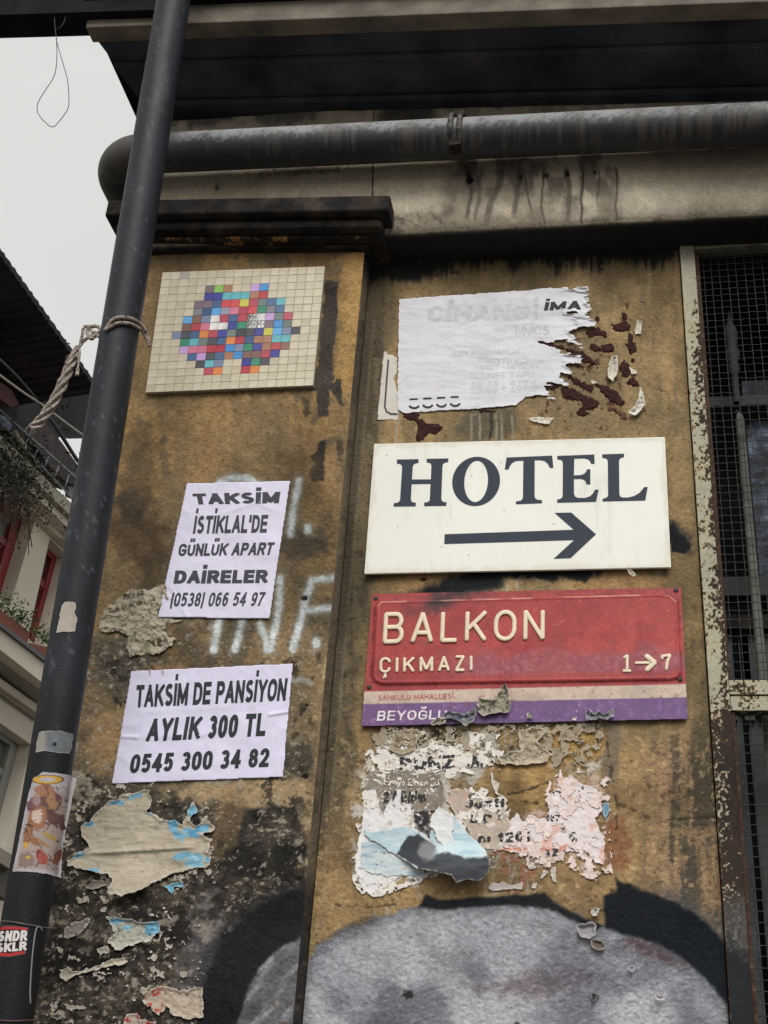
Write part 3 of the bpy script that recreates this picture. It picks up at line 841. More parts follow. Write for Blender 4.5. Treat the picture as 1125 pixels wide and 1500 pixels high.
wire_m = pm('dark_grille_wire', (50, 50, 50), .6, .3, .5, 300, 0, 10, (150, 148, 140), .66, .4, soft=.04)
grille = link('wire_grille', None, bld)
def crimped(length, pitch, amp, axis, phase):
    n = int(length / pitch * 4)
    pts = []
    for i in range(n + 1):
        t = i * length / n
        y = amp * math.cos(math.pi * t / pitch + phase * math.pi)
        pts.append((t, y, 0) if axis == 0 else (0, y, t))
    b = MB(); b.tube(pts, .00115, 4, caps=False)
    me = bpy.data.meshes.new('wire'); me.from_pydata(b.v, [], b.f); me.update(); me.materials.append(wire_m)
    me.polygons.foreach_set('use_smooth', np.ones(len(me.polygons), bool))
    return me
def lattice(za, zb_, pz, pxx, x0, Y):
    hm = [crimped(XR - x0, pxx, .0016, 0, ph) for ph in (0, 1)]
    vmh = [crimped(zb_ - za, pz, .0016, 2, ph) for ph in (1, 0)]
    k = 0; z = za + pz * .5
    while z < zb_:
        o = link('wire', hm[k % 2], grille); o.location = (x0, Y, z + random.uniform(-.0012, .0012)); o.rotation_euler = (0, random.uniform(-.0022, .0022), 0)
        z += pz; k += 1
    k = 0; x = x0 + pxx * .5
    while x < min(XR, 1.45):
        o = link('wire', vmh[k % 2], grille); o.location = (x, Y, za); o.rotation_euler = (0, random.uniform(-.0018, .0018), 0)
        x += pxx; k += 1
lattice(z_rail0, z_top - .022, .0222, .0232, XW + .05, .012)
lattice(1.34, z_rail2, .0235, .0236, XW + .056, .012)

# recess and the old inner window behind the grille
b = MB()
b.box(XW - .01, XW + .028, .035, .40, 1.2, 4.05); b.box(XW + .03, XR, .031, .40, z_top + .001, 4.15); b.box(XW + .03, XR, .04, .40, 1.2, 1.30)
b.box(XR, XR + .02, .001, .5, 1.2, 4.16); b.box(XW - .1, XR, .6, .62, 1.1, 4.2)
b.build('window_recess', pm('black_recess', (26, 27, 29), .95, 0, .3, 8, .2, 30), bld)
YI = .20
inner_dark = pm('dark_inner_wood', (44, 44, 44), .8, 0, .2, 12, .3, 60)
inner_grey = pm('grey_inner_board', (76, 79, 81), .8, 0, .25, 10, .4, 60, (78, 78, 76), .55, .2)
pole_m = pm('pale_grey_conduit', (92, 93, 86), .8, 0, .3, 20, .3, 60, (66, 64, 60), .6, .3)
glass_m = pm('bluish_wired_glass', (84, 94, 112), .6, 0, .8, 30, .8, 55, (30, 34, 40), .47, .2, soft=.1)
def ib(name, px0, py0, px1, py1, Y0, Y1, m, x1=None):
    a = P(px0, py0, Y0); c = P(px1, py1, Y0)
    b = MB(); b.box(a[0], x1 if x1 else c[0], Y0, Y1, c[2], a[2]); return b.build(name, m, bld, bevel=.002)
ib('inner_stile', 1052, 520, 1082, 900, YI, YI + .03, inner_dark)
ib('inner_stile', 1078, 900, 1122, 1045, YI, YI + .03, inner_grey, 1.07)
ib('inner_rail', 1020, 582, 1125, 592, YI - .04, YI - .015, pm('grey_inner_rail', (50, 52, 50), .8, 0, .2, 20), XR)
ib('inner_rail', 1040, 845, 1125, 872, YI - .03, YI + .03, inner_dark, XR)
ib('inner_rail', 1050, 900, 1125, 920, YI - .03, YI + .03, soot, XR)
b = MB(); b.box(P(1092, 600, YI)[0], XR, YI + .02, YI + .03, zat(1100, 842, YI), zat(1100, 612, YI)); b.build('pane', glass_m, bld)
b = MB(); b.box(P(1084, 520, YI)[0], XR, YI + .02, YI + .03, zat(1100, 584, YI), zat(1100, 552, YI)); b.build('pane', glass_m, bld)
b = MB(); b.box(P(1078, 600, YI)[0], P(1085, 600, YI)[0], YI + .01, YI + .02, zat(1100, 800, YI), zat(1100, 558, YI)); b.build('pane', glass_m, bld)
for px0, px1 in ((1062, 1077), (1081, 1102), (1104, 1116)):
    a = P(px0, 928, YI); c = P(px1, 1000, YI); b = MB(); b.box(a[0], c[0], YI + .0, YI + .02, c[2] - .1, a[2]); b.build('inner_board', inner_grey, bld, bevel=.002)
xx = .86
for wd in (.05, .055, .06, .05, .06, .055, .06, .06):
    b = MB(); b.box(xx, xx + wd, YI + .02, YI + .045, 1.3, zat(1100, 1046, YI) ); b.build('inner_board', inner_grey, bld, bevel=.003); xx += wd + .012
# conduit pole with turned finial
p = P(1086, 640, .09)
def lathe(bm_, cx, cy, prof, k=14):
    V = []; Fs = []
    for r, z in prof:
        for j in range(k):
            V.append((cx + r * math.cos(2 * math.pi * j / k), cy + r * math.sin(2 * math.pi * j / k), z))
    for i in range(len(prof) - 1):
        for j in range(k):
            Fs.append((i * k + j, i * k + (j + 1) % k, (i + 1) * k + (j + 1) % k, (i + 1) * k + j))
    bm_.add(V, Fs)
b = MB()
zt = zat(1086, 608, .09)
lathe(b, p[0], .09, [(.012, 1.3), (.012, zt - .02), (.008, zt), (.001, zt + .01)])
b.build('curtain_pole', pole_m, bld, smooth=True)
b = MB(); z0 = zat(1084, 590, .09); zf = zat(1081, 455, .09)
lathe(b, p[0] - .004, .09, [(.010, z0), (.010, z0 + .12 * (zf - z0)), (.010, z0 + .3 * (zf - z0)), (.018, z0 + .36 * (zf - z0)), (.012, z0 + .42 * (zf - z0)), (.022, z0 + .52 * (zf - z0)), (.013, z0 + .6 * (zf - z0)), (.020, z0 + .7 * (zf - z0)), (.018, z0 + .78 * (zf - z0)), (.007, z0 + .88 * (zf - z0)), (.001, zf)])
b.build('finial', pm('grey_cast_metal', (42, 42, 42), .8, .1, .3, 60, .6, 90), bld, smooth=True)

# ================================================================== horizontal pipe with clamp
hp = thing('rain_pipe', 'fat grey horizontal pipe with runny dirt streaks under the cornice, elbow at its left end', 'pipe')
YH = -.215
def hpipe():
    a = P(1125, 179, YH); c = P(232, 219, YH)
    dirn = (c - a) / np.linalg.norm(c - a)
    far = a - dirn * 1.2
    el = P(203, 226, YH)
    path = [far + (el - far) * t for t in np.linspace(0, 1, 700)]
    # elbow: swings back round the corner of the building and down
    cx = el + np.array([0, .10, 0])
    e = []
    for t in np.linspace(0, 1, 22)[1:]:
        an = t * math.pi / 2
        e.append(el + dirn * (.10 * math.sin(an)) + np.array([0, .10 * (1 - math.cos(an)), -.015 * t]))
    path += e
    last = path[-1]
    path += [last + np.array([0, q, -.02 * q]) for q in (.2, .6, 1.2)]
    path = np.array(path)
    k = 40; r = .0605
    n = len(path)
    T = np.gradient(path, axis=0); T /= np.linalg.norm(T, axis=1)[:, None]
    upv = np.array([0, 0, 1.0])
    S = np.cross(T, upv); S /= np.linalg.norm(S, axis=1)[:, None]
    U = np.cross(S, T)
    ang = np.linspace(0, 2 * np.pi, k, endpoint=False)
    V = path[:, None, :] + r * (S[:, None, :] * np.sin(ang)[None, :, None] + U[:, None, :] * np.cos(ang)[None, :, None])
    # angle 0 = top. top-lit tone, shaded underside and dirt are painted by arc position
    L = np.cumsum(np.r_[0, np.linalg.norm(np.diff(path, axis=0), axis=1)])
    LL = np.repeat(L[:, None], k, 1).ravel() * 500; AA = np.repeat(np.abs(np.where(ang > np.pi, ang - 2 * np.pi, ang))[None, :], n, 0).ravel()
    f = fbm(LL, AA * 30, 40, 4, 401); g = fbm(LL, AA * 30, 5, 4, 402); st = fbm(LL, AA * 8, 7, 3, 403, sy=60)
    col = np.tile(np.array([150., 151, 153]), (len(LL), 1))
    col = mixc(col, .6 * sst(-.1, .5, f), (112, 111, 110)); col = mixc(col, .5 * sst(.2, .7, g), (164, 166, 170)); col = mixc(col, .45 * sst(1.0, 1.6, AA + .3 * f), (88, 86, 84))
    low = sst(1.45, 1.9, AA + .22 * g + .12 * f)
    col = mixc(col, .94 * low, (42, 44, 48))  # shade of the pipe's underside put into the colour
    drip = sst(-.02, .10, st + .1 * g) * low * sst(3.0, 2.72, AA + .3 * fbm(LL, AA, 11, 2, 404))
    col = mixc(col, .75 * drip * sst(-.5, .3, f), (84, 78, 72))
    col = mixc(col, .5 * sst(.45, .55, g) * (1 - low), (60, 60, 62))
    rl = sst(0, 1, (L[-1] * 500 - LL) * 0) * 0
    px_, py_ = proj(V.reshape(-1, 3))
    rust = sst(655, 700, px_) * sst(.9, .5, AA) * sst(.05, .5, f + g)
    col = mixc(col, .65 * rust, (124, 98, 78))
    ds = sst(280, 240, px_)
    col = mixc(col, .8 * ds, (60, 59, 59)); col = mixc(col, .5 * ds * sst(.1, .3, st), (88, 80, 72))
    idx = np.arange(n * k).reshape(n, k)
    nx = np.roll(idx, -1, 1)
    Fq = np.stack([idx[:-1], nx[:-1], nx[1:], idx[1:]], -1).reshape(-1, 4)
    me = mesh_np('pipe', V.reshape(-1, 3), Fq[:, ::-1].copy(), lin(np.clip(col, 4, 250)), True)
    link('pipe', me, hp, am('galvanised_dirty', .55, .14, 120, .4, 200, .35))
    return far, dirn, el
far, pdir, el = hpipe()
def ring_on_pipe(name, px, w, r0, r1, m):
    c = P(px, 179 + (1125 - px) * 40 / 893, YH)
    b = MB(); k = 40
    s = np.array([0, 1.0, 0]) - pdir * pdir[1]; s /= np.linalg.norm(s); u_ = np.cross(pdir, s)
    prof = [(-w, r0), (-w, r1), (-w * .5, r1 + .0025), (w * .5, r1 + .0025), (w, r1), (w, r0)]
    V = []; Fs = []
    for d_, r_ in prof:
        for j in range(k):
            a = 2 * math.pi * j / k
            V.append(c + pdir * d_ + (s * math.cos(a) + u_ * math.sin(a)) * r_)
    for i in range(len(prof) - 1):
        for j in range(k):
            Fs.append((i * k + j, i * k + (j + 1) % k, (i + 1) * k + (j + 1) % k, (i + 1) * k + j))
    b.add(V, Fs)
    return c, b.build(name, m, hp, smooth=True)
clamp_m = pm('dirty_clamp_steel', (92, 90, 88), .6, .4, .4, 60, .4, 120, (52, 48, 44), .5, .4)
c1, clampo = ring_on_pipe('clamp', 664, .008, .060, .0665, clamp_m)
c2, clamp2 = ring_on_pipe('clamp', 677, .008, .060, .068, clamp_m)
b = MB()
q = c1 + np.array([.012, -.02, -.066])
b.box(q[0] - .017, q[0] + .017, q[1] - .02, q[1] + .02, q[2] - .008, q[2] + .006)
b.tube([q + np.array([-.008, 0, .012]), q + np.array([-.008, 0, -.018])], .006, 6)
b.build('clamp_lug', soot, clampo)
b = MB(); e_ = P(688, 264, -.128); s_ = P(681, 238, -.20)
b.tube([s_, e_], .0055, 8); b.tube([e_ + np.array([0, -.002, 0]), e_ + np.array([0, .004, 0])], .011, 8)
b.build('clamp_rod', soot, clampo)

# ================================================================== vertical drainpipe
dp = thing('drainpipe', 'black painted vertical drainpipe in front of the building corner, stickers round it', 'pipe')
DA = P(259, -30, -.60); DB = P(46, 1290, -.36)
DD = (DB - DA) / np.linalg.norm(DB - DA)
DTOP = DA - DD * .5; DBOT = DB + DD * ((DB[2] - .1) / -DD[2])
DR = .0485
def paint_black(V):
    px, py = proj(V)
    f = fbm(px, py, 50, 4, 501); g = fbm(px, py, 8, 4, 502); st = fbm(px, py, 10, 4, 503, sy=90)
    col = np.tile(np.array([36., 39, 45]), (len(px), 1))
    col = mixc(col, .6 * sst(0, .6, f), (29, 31, 35)); col = mixc(col, .35 * sst(.25, .7, st + .3 * g), (52, 56, 63))
    col = mixc(col, .7 * chips(px, py, 5, .66, 504), (84, 87, 94)); col = mixc(col, .4 * chips(px, py, 30, .5, 507, .1), (50, 50, 54)); col = mixc(col, .5 * sst(.5, .6, st) * sst(.2, .5, g), (96, 98, 102))
    col = mixc(col, .4 * blob(px, py, 238, 130, 8, 34, 8, .6, .4, 506), (92, 92, 96))
    col = mixc(col, .7 * sst(960, 1120, py), (20, 21, 23))
    return np.clip(col, 4, 250)
def dpipe():
    k = 48; n = 560
    ts = np.r_[np.linspace(0, 1, n)]
    path = DTOP + (DBOT - DTOP) * ts[:, None] * 1.0
    S = np.cross(DD, np.array([0, 1.0, 0])); S /= np.linalg.norm(S); U = np.cross(S, DD)
    ang = np.linspace(0, 2 * np.pi, k, endpoint=False)
    L = ts * np.linalg.norm(DBOT - DTOP)
    rr = DR + .0004 * fbm(L[:, None] * 300 + 0 * ang[None], 40 * np.cos(ang)[None] + 0 * L[:, None], 30, 3, 505)
    V = path[:, None, :] + rr[..., None] * (S * np.cos(ang)[:, None] + U * np.sin(ang)[:, None])[None]
    V = V.reshape(-1, 3)
    idx = np.arange(n * k).reshape(n, k); nx = np.roll(idx, -1, 1)
    Fq = np.stack([idx[:-1], nx[:-1], nx[1:], idx[1:]], -1).reshape(-1, 4)
    link('pipe', mesh_np('pipe', V, Fq, lin(paint_black(V)), True), dp, am('black_pipe_paint', .48, .15, 160, .35, 220, .22))
dpipe()

def Pcyl(px, py, off):
    """point where the ray of a photo pixel meets the drainpipe's surface"""
    px = np.asarray(px, float); py = np.asarray(py, float)
    d = np.stack([(px - CX) / F, -(py - CY) / F, -np.ones_like(px)], -1) @ R.T
    o = CAM - DA
    od = o - DD * (o @ DD); dd = d - DD * (d @ DD)[..., None]
    r = DR + off
    a = (dd * dd).sum(-1); b_ = (dd * od).sum(-1); c = od @ od - r * r
    disc = np.maximum(b_ * b_ - a * c, 0)
    return CAM + d * ((-b_ - np.sqrt(disc)) / a)[..., None]

# ------------------------------------------------------------------ torn sheets of paper and other flat patches
def sheet(name, poly, plane, colf, hf=None, step=1.3, jag=1.5, jns=5, label=None, cat='paper', group=None, parent=None, mat=None, edgew=1.8, edgec=(206, 202, 196), seed=0, lift=.0018, holes=None, thick=True):
    poly = np.array(poly, float)
    x0, y0 = poly.min(0) - 3; x1, y1 = poly.max(0) + 3
    nx = int((x1 - x0) / step) + 2; ny = int((y1 - y0) / step) + 2
    gx, gy = np.meshgrid(np.linspace(x0, x1, nx), np.linspace(y0, y1, ny))
    px = gx.ravel(); py = gy.ravel()
    d = sdf(px, py, poly) + fbm(px, py, jns, 4, seed + 601) * jag
    if jag > 1: d = d + fbm(px, py, 16, 3, seed + 603) * jag * 1.1
    if name == 'paper_sheet' and cat == 'frayed':
        d = d + sst(760, 830, px) * (fbm(px, py, 16, 4, 641, sy=3.2) * 6 + fbm(px, py, 40, 2, 642, sy=7) * 5)
    if holes is not None:
        d = np.maximum(d, holes(px, py))
    # pull border vertices onto the outline
    idx = np.arange(nx * ny).reshape(ny, nx)
    fq = np.stack([idx[:-1, :-1], idx[1:, :-1], idx[1:, 1:], idx[:-1, 1:]], -1).reshape(-1, 4)
    keep = (d[fq] < step * .45).sum(1) >= 3
    fq = fq[keep]
    g = d.reshape(ny, nx)
    gyy, gxx = np.gradient(g, (y1 - y0) / (ny - 1), (x1 - x0) / (nx - 1))
    gl = np.sqrt(gxx ** 2 + gyy ** 2).ravel() + 1e-6
    mv = np.where((d > 0), np.clip(d, 0, step * .9), 0)
    px = px - gxx.ravel() / gl * mv; py = py - gyy.ravel() / gl * mv
    h = hf(px, py, d) if hf else np.zeros_like(px)
    col = colf(px, py, d)
    if edgew:
        en = sst(-edgew, -edgew * .4, d + fbm(px, py, 3, 2, seed + 602) * edgew * .5)
        col = mixc(col, .45 * en, edgec)
    used = np.unique(fq); remap = -np.ones(nx * ny, int); remap[used] = np.arange(len(used))
    fq = remap[fq]; px = px[used]; py = py[used]; h = h[used]; col = col[used]
    if callable(plane):
        V = plane(px, py, lift + h)
    else:
        V = P(px, py, plane - lift - h)
    me = mesh_np(name, V, fq, lin(np.clip(col, 4, 250)), True)
    o = link(name, me, parent, mat or am('paper', .85, .05, 300, .12, 300, .2))
    if thick:
        s = o.modifiers.new('thickness', 'SOLIDIFY'); s.thickness = .0004; s.offset = 0
    if label:
        tag(o, label, cat, group)
    return o

def crumple(s1=26, a1=.0016, s2=9, a2=.0006, curl=0.0, cw=8, seed=0):
    def f(px, py, d):
        r = 1 - np.abs(fbm(px, py, s1, 3, seed + 611))        # ridges
        return a1 * (r - .4) + a2 * fbm(px, py, s2, 3, seed + 612) + (curl * sst(-cw, 0, d) if d is not None else 0)
    return f

def plain_col(rgb, var=6, s=20, seed=0, rgb2=None, thr=.4):
    def f(px, py, d):
        c = np.tile(np.array(rgb, float), (len(px), 1)) + (fbm(px, py, s, 4, seed + 621) * var)[:, None]
        if rgb2 is not None:
            c = mixc(c, .9 * chips(px, py, s * .7, thr, seed + 622), rgb2)
        return c
    return f

# ------------------------------------------------------------------ stroke alphabet
def arc(cx, cy, rx, ry, a0, a1, n=9):
    return [(cx + rx * math.cos(math.radians(a0 + (a1 - a0) * i / n)), cy + ry * math.sin(math.radians(a0 + (a1 - a0) * i / n))) for i in range(n + 1)]
def rbox(x0, y0, x1, y1, r, ry=None):
    ry = ry or r
    return arc(x1 - r, y1 - ry, r, ry, 0, 90, 5) + arc(x0 + r, y1 - ry, r, ry, 90, 180, 5) + arc(x0 + r, y0 + ry, r, ry, 180, 270, 5) + arc(x1 - r, y0 + ry, r, ry, 270, 360, 5)
GL = {
 'A': (.74, [[(0, 0), (.5, 1)], [(.5, 1), (1, 0)], [(.2, .3), (.8, .3)]]),
 'B': (.68, [[(0, 0), (0, 1)], [(0, 1), (.6, 1)] + arc(.62, .765, .32, .235, 90, -90), [(0, .53), (.6, .53)], [(.6, .53)] + arc(.64, .265, .36, .265, 90, -90) + [(0, 0)]]),
 'C': (.70, [[(1, .74)] + arc(.5, .7, .5, .3, 30, 180, 8) + arc(.5, .3, .5, .3, 180, 330, 8) + [(1, .27)]]),
 'D': (.70, [[(0, 0), (0, 1), (.45, 1)] + arc(.45, .6, .55, .4, 90, 0, 6) + arc(.45, .4, .55, .4, 0, -90, 6) + [(0, 0)]]),
 'E': (.62, [[(0, 0), (0, 1)], [(0, 1), (1, 1)], [(0, .52), (.92, .52)], [(0, 0), (1, 0)]]),
 'F': (.58, [[(0, 0), (0, 1)], [(0, 1), (1, 1)], [(0, .5), (.85, .5)]]),
 'G': (.74, [[(1, .74)] + arc(.5, .7, .5, .3, 30, 180, 8) + arc(.5, .3, .5, .3, 180, 360, 10) + [(1, .45)], [(1, .45), (.55, .45)]]),
 'H': (.70, [[(0, 0), (0, 1)], [(1, 0), (1, 1)], [(0, .52), (1, .52)]]),
 'I': (.0, [[(.5, 0), (.5, 1)]]),
 'K': (.72, [[(0, 0), (0, 1)], [(1, 1), (.02, .38)], [(.36, .6), (1, 0)]]),
 'L': (.58, [[(0, 0), (0, 1)], [(0, 0), (1, 0)]]),
 'M': (.84, [[(0, 0), (0, 1)], [(0, 1), (.5, .12)], [(.5, .12), (1, 1)], [(1, 0), (1, 1)]]),
 'N': (.70, [[(0, 0), (0, 1)], [(0, 1), (1, 0)], [(1, 0), (1, 1)]]),
 'O': (.74, [arc(.5, .62, .5, .38, 0, 180, 10) + arc(.5, .38, .5, .38, 180, 360, 10) + [(1, .62)]]),
 'P': (.66, [[(0, 0), (0, 1)], [(0, 1), (.6, 1)] + arc(.62, .74, .38, .26, 90, -90) + [(0, .48)]]),
 'R': (.70, [[(0, 0), (0, 1)], [(0, 1), (.6, 1)] + arc(.62, .745, .36, .255, 90, -90) + [(0, .49)], [(.55, .48), (1, 0)]]),
 'S': (.66, [arc(.5, .76, .44, .24, 38, 190, 8) + [(.2, .6), (.5, .52), (.8, .44)] + arc(.5, .26, .48, .26, 28, -146, 10)]),
 'T': (.64, [[(.5, 0), (.5, 1)], [(0, 1), (1, 1)]]),
 'U': (.70, [[(0, 1), (0, .35)] + arc(.5, .33, .5, .33, 180, 360, 10) + [(1, .35), (1, 1)]]),
 'Y': (.70, [[(0, 1), (.5, .45)], [(1, 1), (.5, .45)], [(.5, .5), (.5, 0)]]),
 'Z': (.64, [[(0, 1), (1, 1)], [(.96, 1), (.04, 0)], [(0, 0), (1, 0)]]),
 'X': (.66, [[(0, 1), (1, 0)], [(1, 1), (0, 0)]]),
 'V': (.70, [[(0, 1), (.5, 0)], [(.5, 0), (1, 1)]]),
 '0': (.56, [arc(.5, .66, .5, .34, 0, 180, 9) + [(0, .34)] + arc(.5, .34, .5, .34, 180, 360, 9) + [(1, .66)]]),
 '1': (.34, [[(.75, 0), (.75, 1)], [(.75, .98), (.45, .82), (.05, .74)]]),
 '2': (.56, [[(0, .72)] + arc(.5, .72, .48, .28, 170, -20, 9) + [(.7, .42), (.08, .05)], [(0, 0), (1, 0)]]),
 '3': (.56, [arc(.48, .76, .44, .24, 150, -80, 9) + [(.4, .53)], [(.4, .53)] + arc(.5, .27, .48, .27, 85, -150, 10)]),
 '4': (.58, [[(.74, 0), (.74, 1)], [(.70, .98), (.02, .30)], [(.0, .27), (1, .27)]]),
 '5': (.56, [[(.9, 1), (.2, 1)], [(.2, 1), (.1, .52)], [(.1, .5)] + arc(.48, .32, .5, .32, 130, -148, 10)]),
 '6': (.56, [arc(.52, .66, .46, .34, 48, 170, 7) + [(.04, .35)], arc(.5, .3, .46, .30, 0, 360, 14)]),
 '7': (.56, [[(0, 1), (1, 1)], [(1, .98), (.55, .5), (.35, 0)]]),
 '8': (.56, [arc(.5, .76, .42, .24, 0, 360, 14), arc(.5, .27, .48, .27, 0, 360, 14)]),
 '9': (.56, [arc(.48, .34, .46, .34, 228, 350, 7) + [(.96, .65)], arc(.5, .7, .46, .30, 0, 360, 14)]),
 '(': (.22, [[(1, 1.1), (.3, .85), (0, .42), (.3, 0), (1, -.26)]]),
 ')': (.22, [[(0, 1.1), (.7, .85), (1, .42), (.7, 0), (0, -.26)]]),
 "'": (.04, [[(.6, 1.0), (.5, .86), (.1, .74)]]),
 '.': (.0, [[(.5, .0), (.5, .04)]]),
 '-': (.34, [[(0, .4), (1, .4)]]),
 ' ': (.24, []),
 'd': (.52, [arc(.5, .3, .5, .3, 0, 360, 12), [(1, 0), (1, 1)]]), 'a': (.5, [arc(.5, .3, .5, .3, 0, 360, 12), [(1, 0), (1, .6)]]),
 'y': (.5, [[(0, .6), (.5, .05)], [(1, .6), (.35, -.25)]]), 'o': (.5, [arc(.5, .3, .5, .3, 0, 360, 12)]),
 'k': (.5, [[(0, 0), (0, 1)], [(1, .6), (0, .25)], [(.3, .35), (1, 0)]]), 's': (.44, [[(.9, .5), (.5, .6), (.1, .46), (.9, .16), (.5, 0), (.05, .12)]]),
 'e': (.5, [[(0, .3), (1, .34)] + arc(.5, .3, .5, .3, 10, 320, 12)]), 'n': (.48, [[(0, 0), (0, .6)], [(0, .4), (.3, .6), (.8, .58), (1, .38), (1, 0)]]),
 'J': (.5, [[(1, 1), (1, .3)] + arc(.5, .28, .5, .28, 0, -170, 8)]), 't': (.34, [[(.4, .85), (.4, .1), (.9, 0)], [(0, .6), (1, .6)]]),
 'i': (0, [[(.5, 0), (.5, .6)], [(.5, .8), (.5, .9)]]), 'm': (.8, [[(0, 0), (0, .6)], [(0, .45), (.25, .6), (.5, .45), (.5, 0)], [(.5, .45), (.75, .6), (1, .45), (1, 0)]]),
}
ACC = {'İ': ('I', [[(.5, 1.24), (.5, 1.30)]]), 'Ü': ('U', [[(.25, 1.24), (.25, 1.3)], [(.75, 1.24), (.75, 1.3)]]),
       'Ğ': ('G', [[(.2, 1.36), (.32, 1.2), (.68, 1.2), (.8, 1.36)]]), 'Ç': ('C', [[(.5, -.06), (.56, -.2), (.34, -.28)]])}
SOFT = "()',.yÇ"

def layout(txt, t, gap=.09):
    """list of (strokes in line space, char) with line width normalised later"""
    x = 0; out = []
    for ch in txt:
        base = ch; acc = []
        if ch in ACC: base, acc = ACC[ch]
        w, sts = GL[base]
        w = w + (0 if base != ' ' else 0); sw = max(w - t, 0) if base not in "I.'i" else 0
        if base == ' ': x += .36; continue
        full = sw + t
        tr = lambda p, inset=True: (x + t / 2 + p[0] * sw, t / 2 + p[1] * (1 - t))
        out.append((ch, [[tr(p) for p in s] for s in sts] + [[(x + t / 2 + p[0] * sw, p[1]) for p in s] for s in acc], len(sts)))
        x += full + gap
    return out, x - gap

def resample(pts, ds):
    out = [pts[0]]
    for a, c in zip(pts[:-1], pts[1:]):
        L = math.hypot(c[0] - a[0], c[1] - a[1]); n = max(1, int(math.ceil(L / ds)))
        out += [(a[0] + (c[0] - a[0]) * i / n, a[1] + (c[1] - a[1]) * i / n) for i in range(1, n + 1)]
    return out

def offs(pts, hw, ext):
    """left and right outlines of a stroke; mitred, ends extended by ext"""
    P_ = [np.array(p) for p in pts]
    n = len(P_)
    closed = n > 4 and np.hypot(*(P_[0] - P_[-1])) < 1e-6
    if not closed and ext:
        d = P_[0] - P_[1]; P_[0] = P_[0] + d / (np.hypot(*d) + 1e-9) * ext
        d = P_[-1] - P_[-2]; P_[-1] = P_[-1] + d / (np.hypot(*d) + 1e-9) * ext
    L = []; Rr = []
    for i in range(n):
        if closed:
            a = P_[i - 1] if i > 0 else P_[n - 2]; c = P_[i + 1] if i < n - 1 else P_[1]
        else:
            a = P_[max(i - 1, 0)]; c = P_[min(i + 1, n - 1)]
        d1 = P_[i] - a; d2 = c - P_[i]
        d1 = d1 / (np.hypot(*d1) + 1e-9); d2 = d2 / (np.hypot(*d2) + 1e-9)
        if np.hypot(*d1) < .5: d1 = d2
        if np.hypot(*d2) < .5: d2 = d1
        tt = d1 + d2; tt = tt / (np.hypot(*tt) + 1e-9)
        nn = np.array([-tt[1], tt[0]]); cosv = max(abs(nn @ np.array([-d1[1], d1[0]])), .5)
        L.append(P_[i] + nn * hw / cosv); Rr.append(P_[i] - nn * hw / cosv)
    return L, Rr

def text_mesh(name, txt, quad, plane, t=.2, gap=.09, hfun=None, off=.0004, mat=None, parent=None, ds=.12, round_=False, ridge=0.0, erode=None, split=False, drop=None):
    """quad: px of baseline-left, baseline-right, cap-right, cap-left"""
    lay, W = layout(txt, t, gap)
    q = [np.array(p, float) for p in quad]
    def mp(x, y):
        u = x / W
        return (q[0] * (1 - u) + q[1] * u) * (1 - y) + (q[3] * (1 - u) + q[2] * u) * y
    objs = []
    b = MB(); si = 0
    for ch, sts, nb in lay:
        if split: b = MB()
        nbs = [len(s_) for s_ in sts]
        for k, s in enumerate(sts):
            s = resample(s, ds)
            si += 1
            if ridge:
                # domed, round-ended ridge
                n0 = len(s)
                hw = t / 2
                d0 = np.array(s[0]) - np.array(s[1]); d0 /= np.hypot(*d0) + 1e-9
                d1 = np.array(s[-1]) - np.array(s[-2]); d1 /= np.hypot(*d1) + 1e-9
                ext = hw * .55
                pts = [tuple(np.array(s[0]) + d0 * ext), tuple(np.array(s[0]) + d0 * ext * .6)] + s + [tuple(np.array(s[-1]) + d1 * ext * .6), tuple(np.array(s[-1]) + d1 * ext)]
                sc = [.35, .8] + [1] * n0 + [.8, .35]
                L1, R1 = offs(pts, hw, 0)
                K = 7; V = []; Fs = []
                for i in range(len(pts)):
                    c0 = np.array(pts[i])
                    for j in range(K):
                        a = math.pi * j / (K - 1)
                        w_ = math.cos(a) * sc[i]
                        pos = c0 + (L1[i] - c0) * w_ if w_ >= 0 else c0 + (R1[i] - c0) * -w_
                        pp = mp(*pos)
                        V.append(P(pp[0], pp[1], plane - off - ridge * sc[i] * min(1, math.sin(a) * 1.5) - .00003 * si))
                for i in range(len(pts) - 1):
                    for j in range(K - 1):
                        Fs.append((i * K + j, i * K + j + 1, (i + 1) * K + j + 1, (i + 1) * K + j))
                b.add(V, Fs)
                continue
            L1, R1 = offs(s, t / 2, 0 if round_ else t * (.5 if nbs[k] <= 3 or ch in 'BDPRTEFHLN' else .1))
            V = []
            for a_, c_ in zip(L1, R1):
                for w_ in (a_, (a_ + c_) / 2, c_):
                    y = w_[1]
                    if k < nb and ch not in SOFT and not ch.islower(): y = min(max(y, 0), 1)
                    pp = mp(w_[0], y)
                    V.append(pp)
            V = np.array(V)
            if erode is not None:
                V = V + erode(V)
            hh = hfun(V[:, 0], V[:, 1], None) if hfun else 0
            if callable(plane):
                W3 = plane(V[:, 0], V[:, 1], off + .00003 * (si % 9) + hh)
            else:
                W3 = P(V[:, 0], V[:, 1], plane - off - .00003 * (si % 9) - hh)
            Fs = []
            for i in range(len(L1) - 1):
                for j in range(2):
                    if drop is not None and fbm(V[i * 3 + j:i * 3 + j + 1, 0], V[i * 3 + j:i * 3 + j + 1, 1], 5, 2, 877)[0] > drop: continue
                    Fs.append((i * 3 + j, i * 3 + j + 1, (i + 1) * 3 + j + 1, (i + 1) * 3 + j))
            b.add(W3, Fs)
        if split:
            objs.append(b.build(name, mat, parent, smooth=bool(ridge), fix=bool(ridge)))
    if not split:
        objs.append(b.build(name, mat, parent, smooth=bool(ridge), fix=bool(ridge)))
    return objs

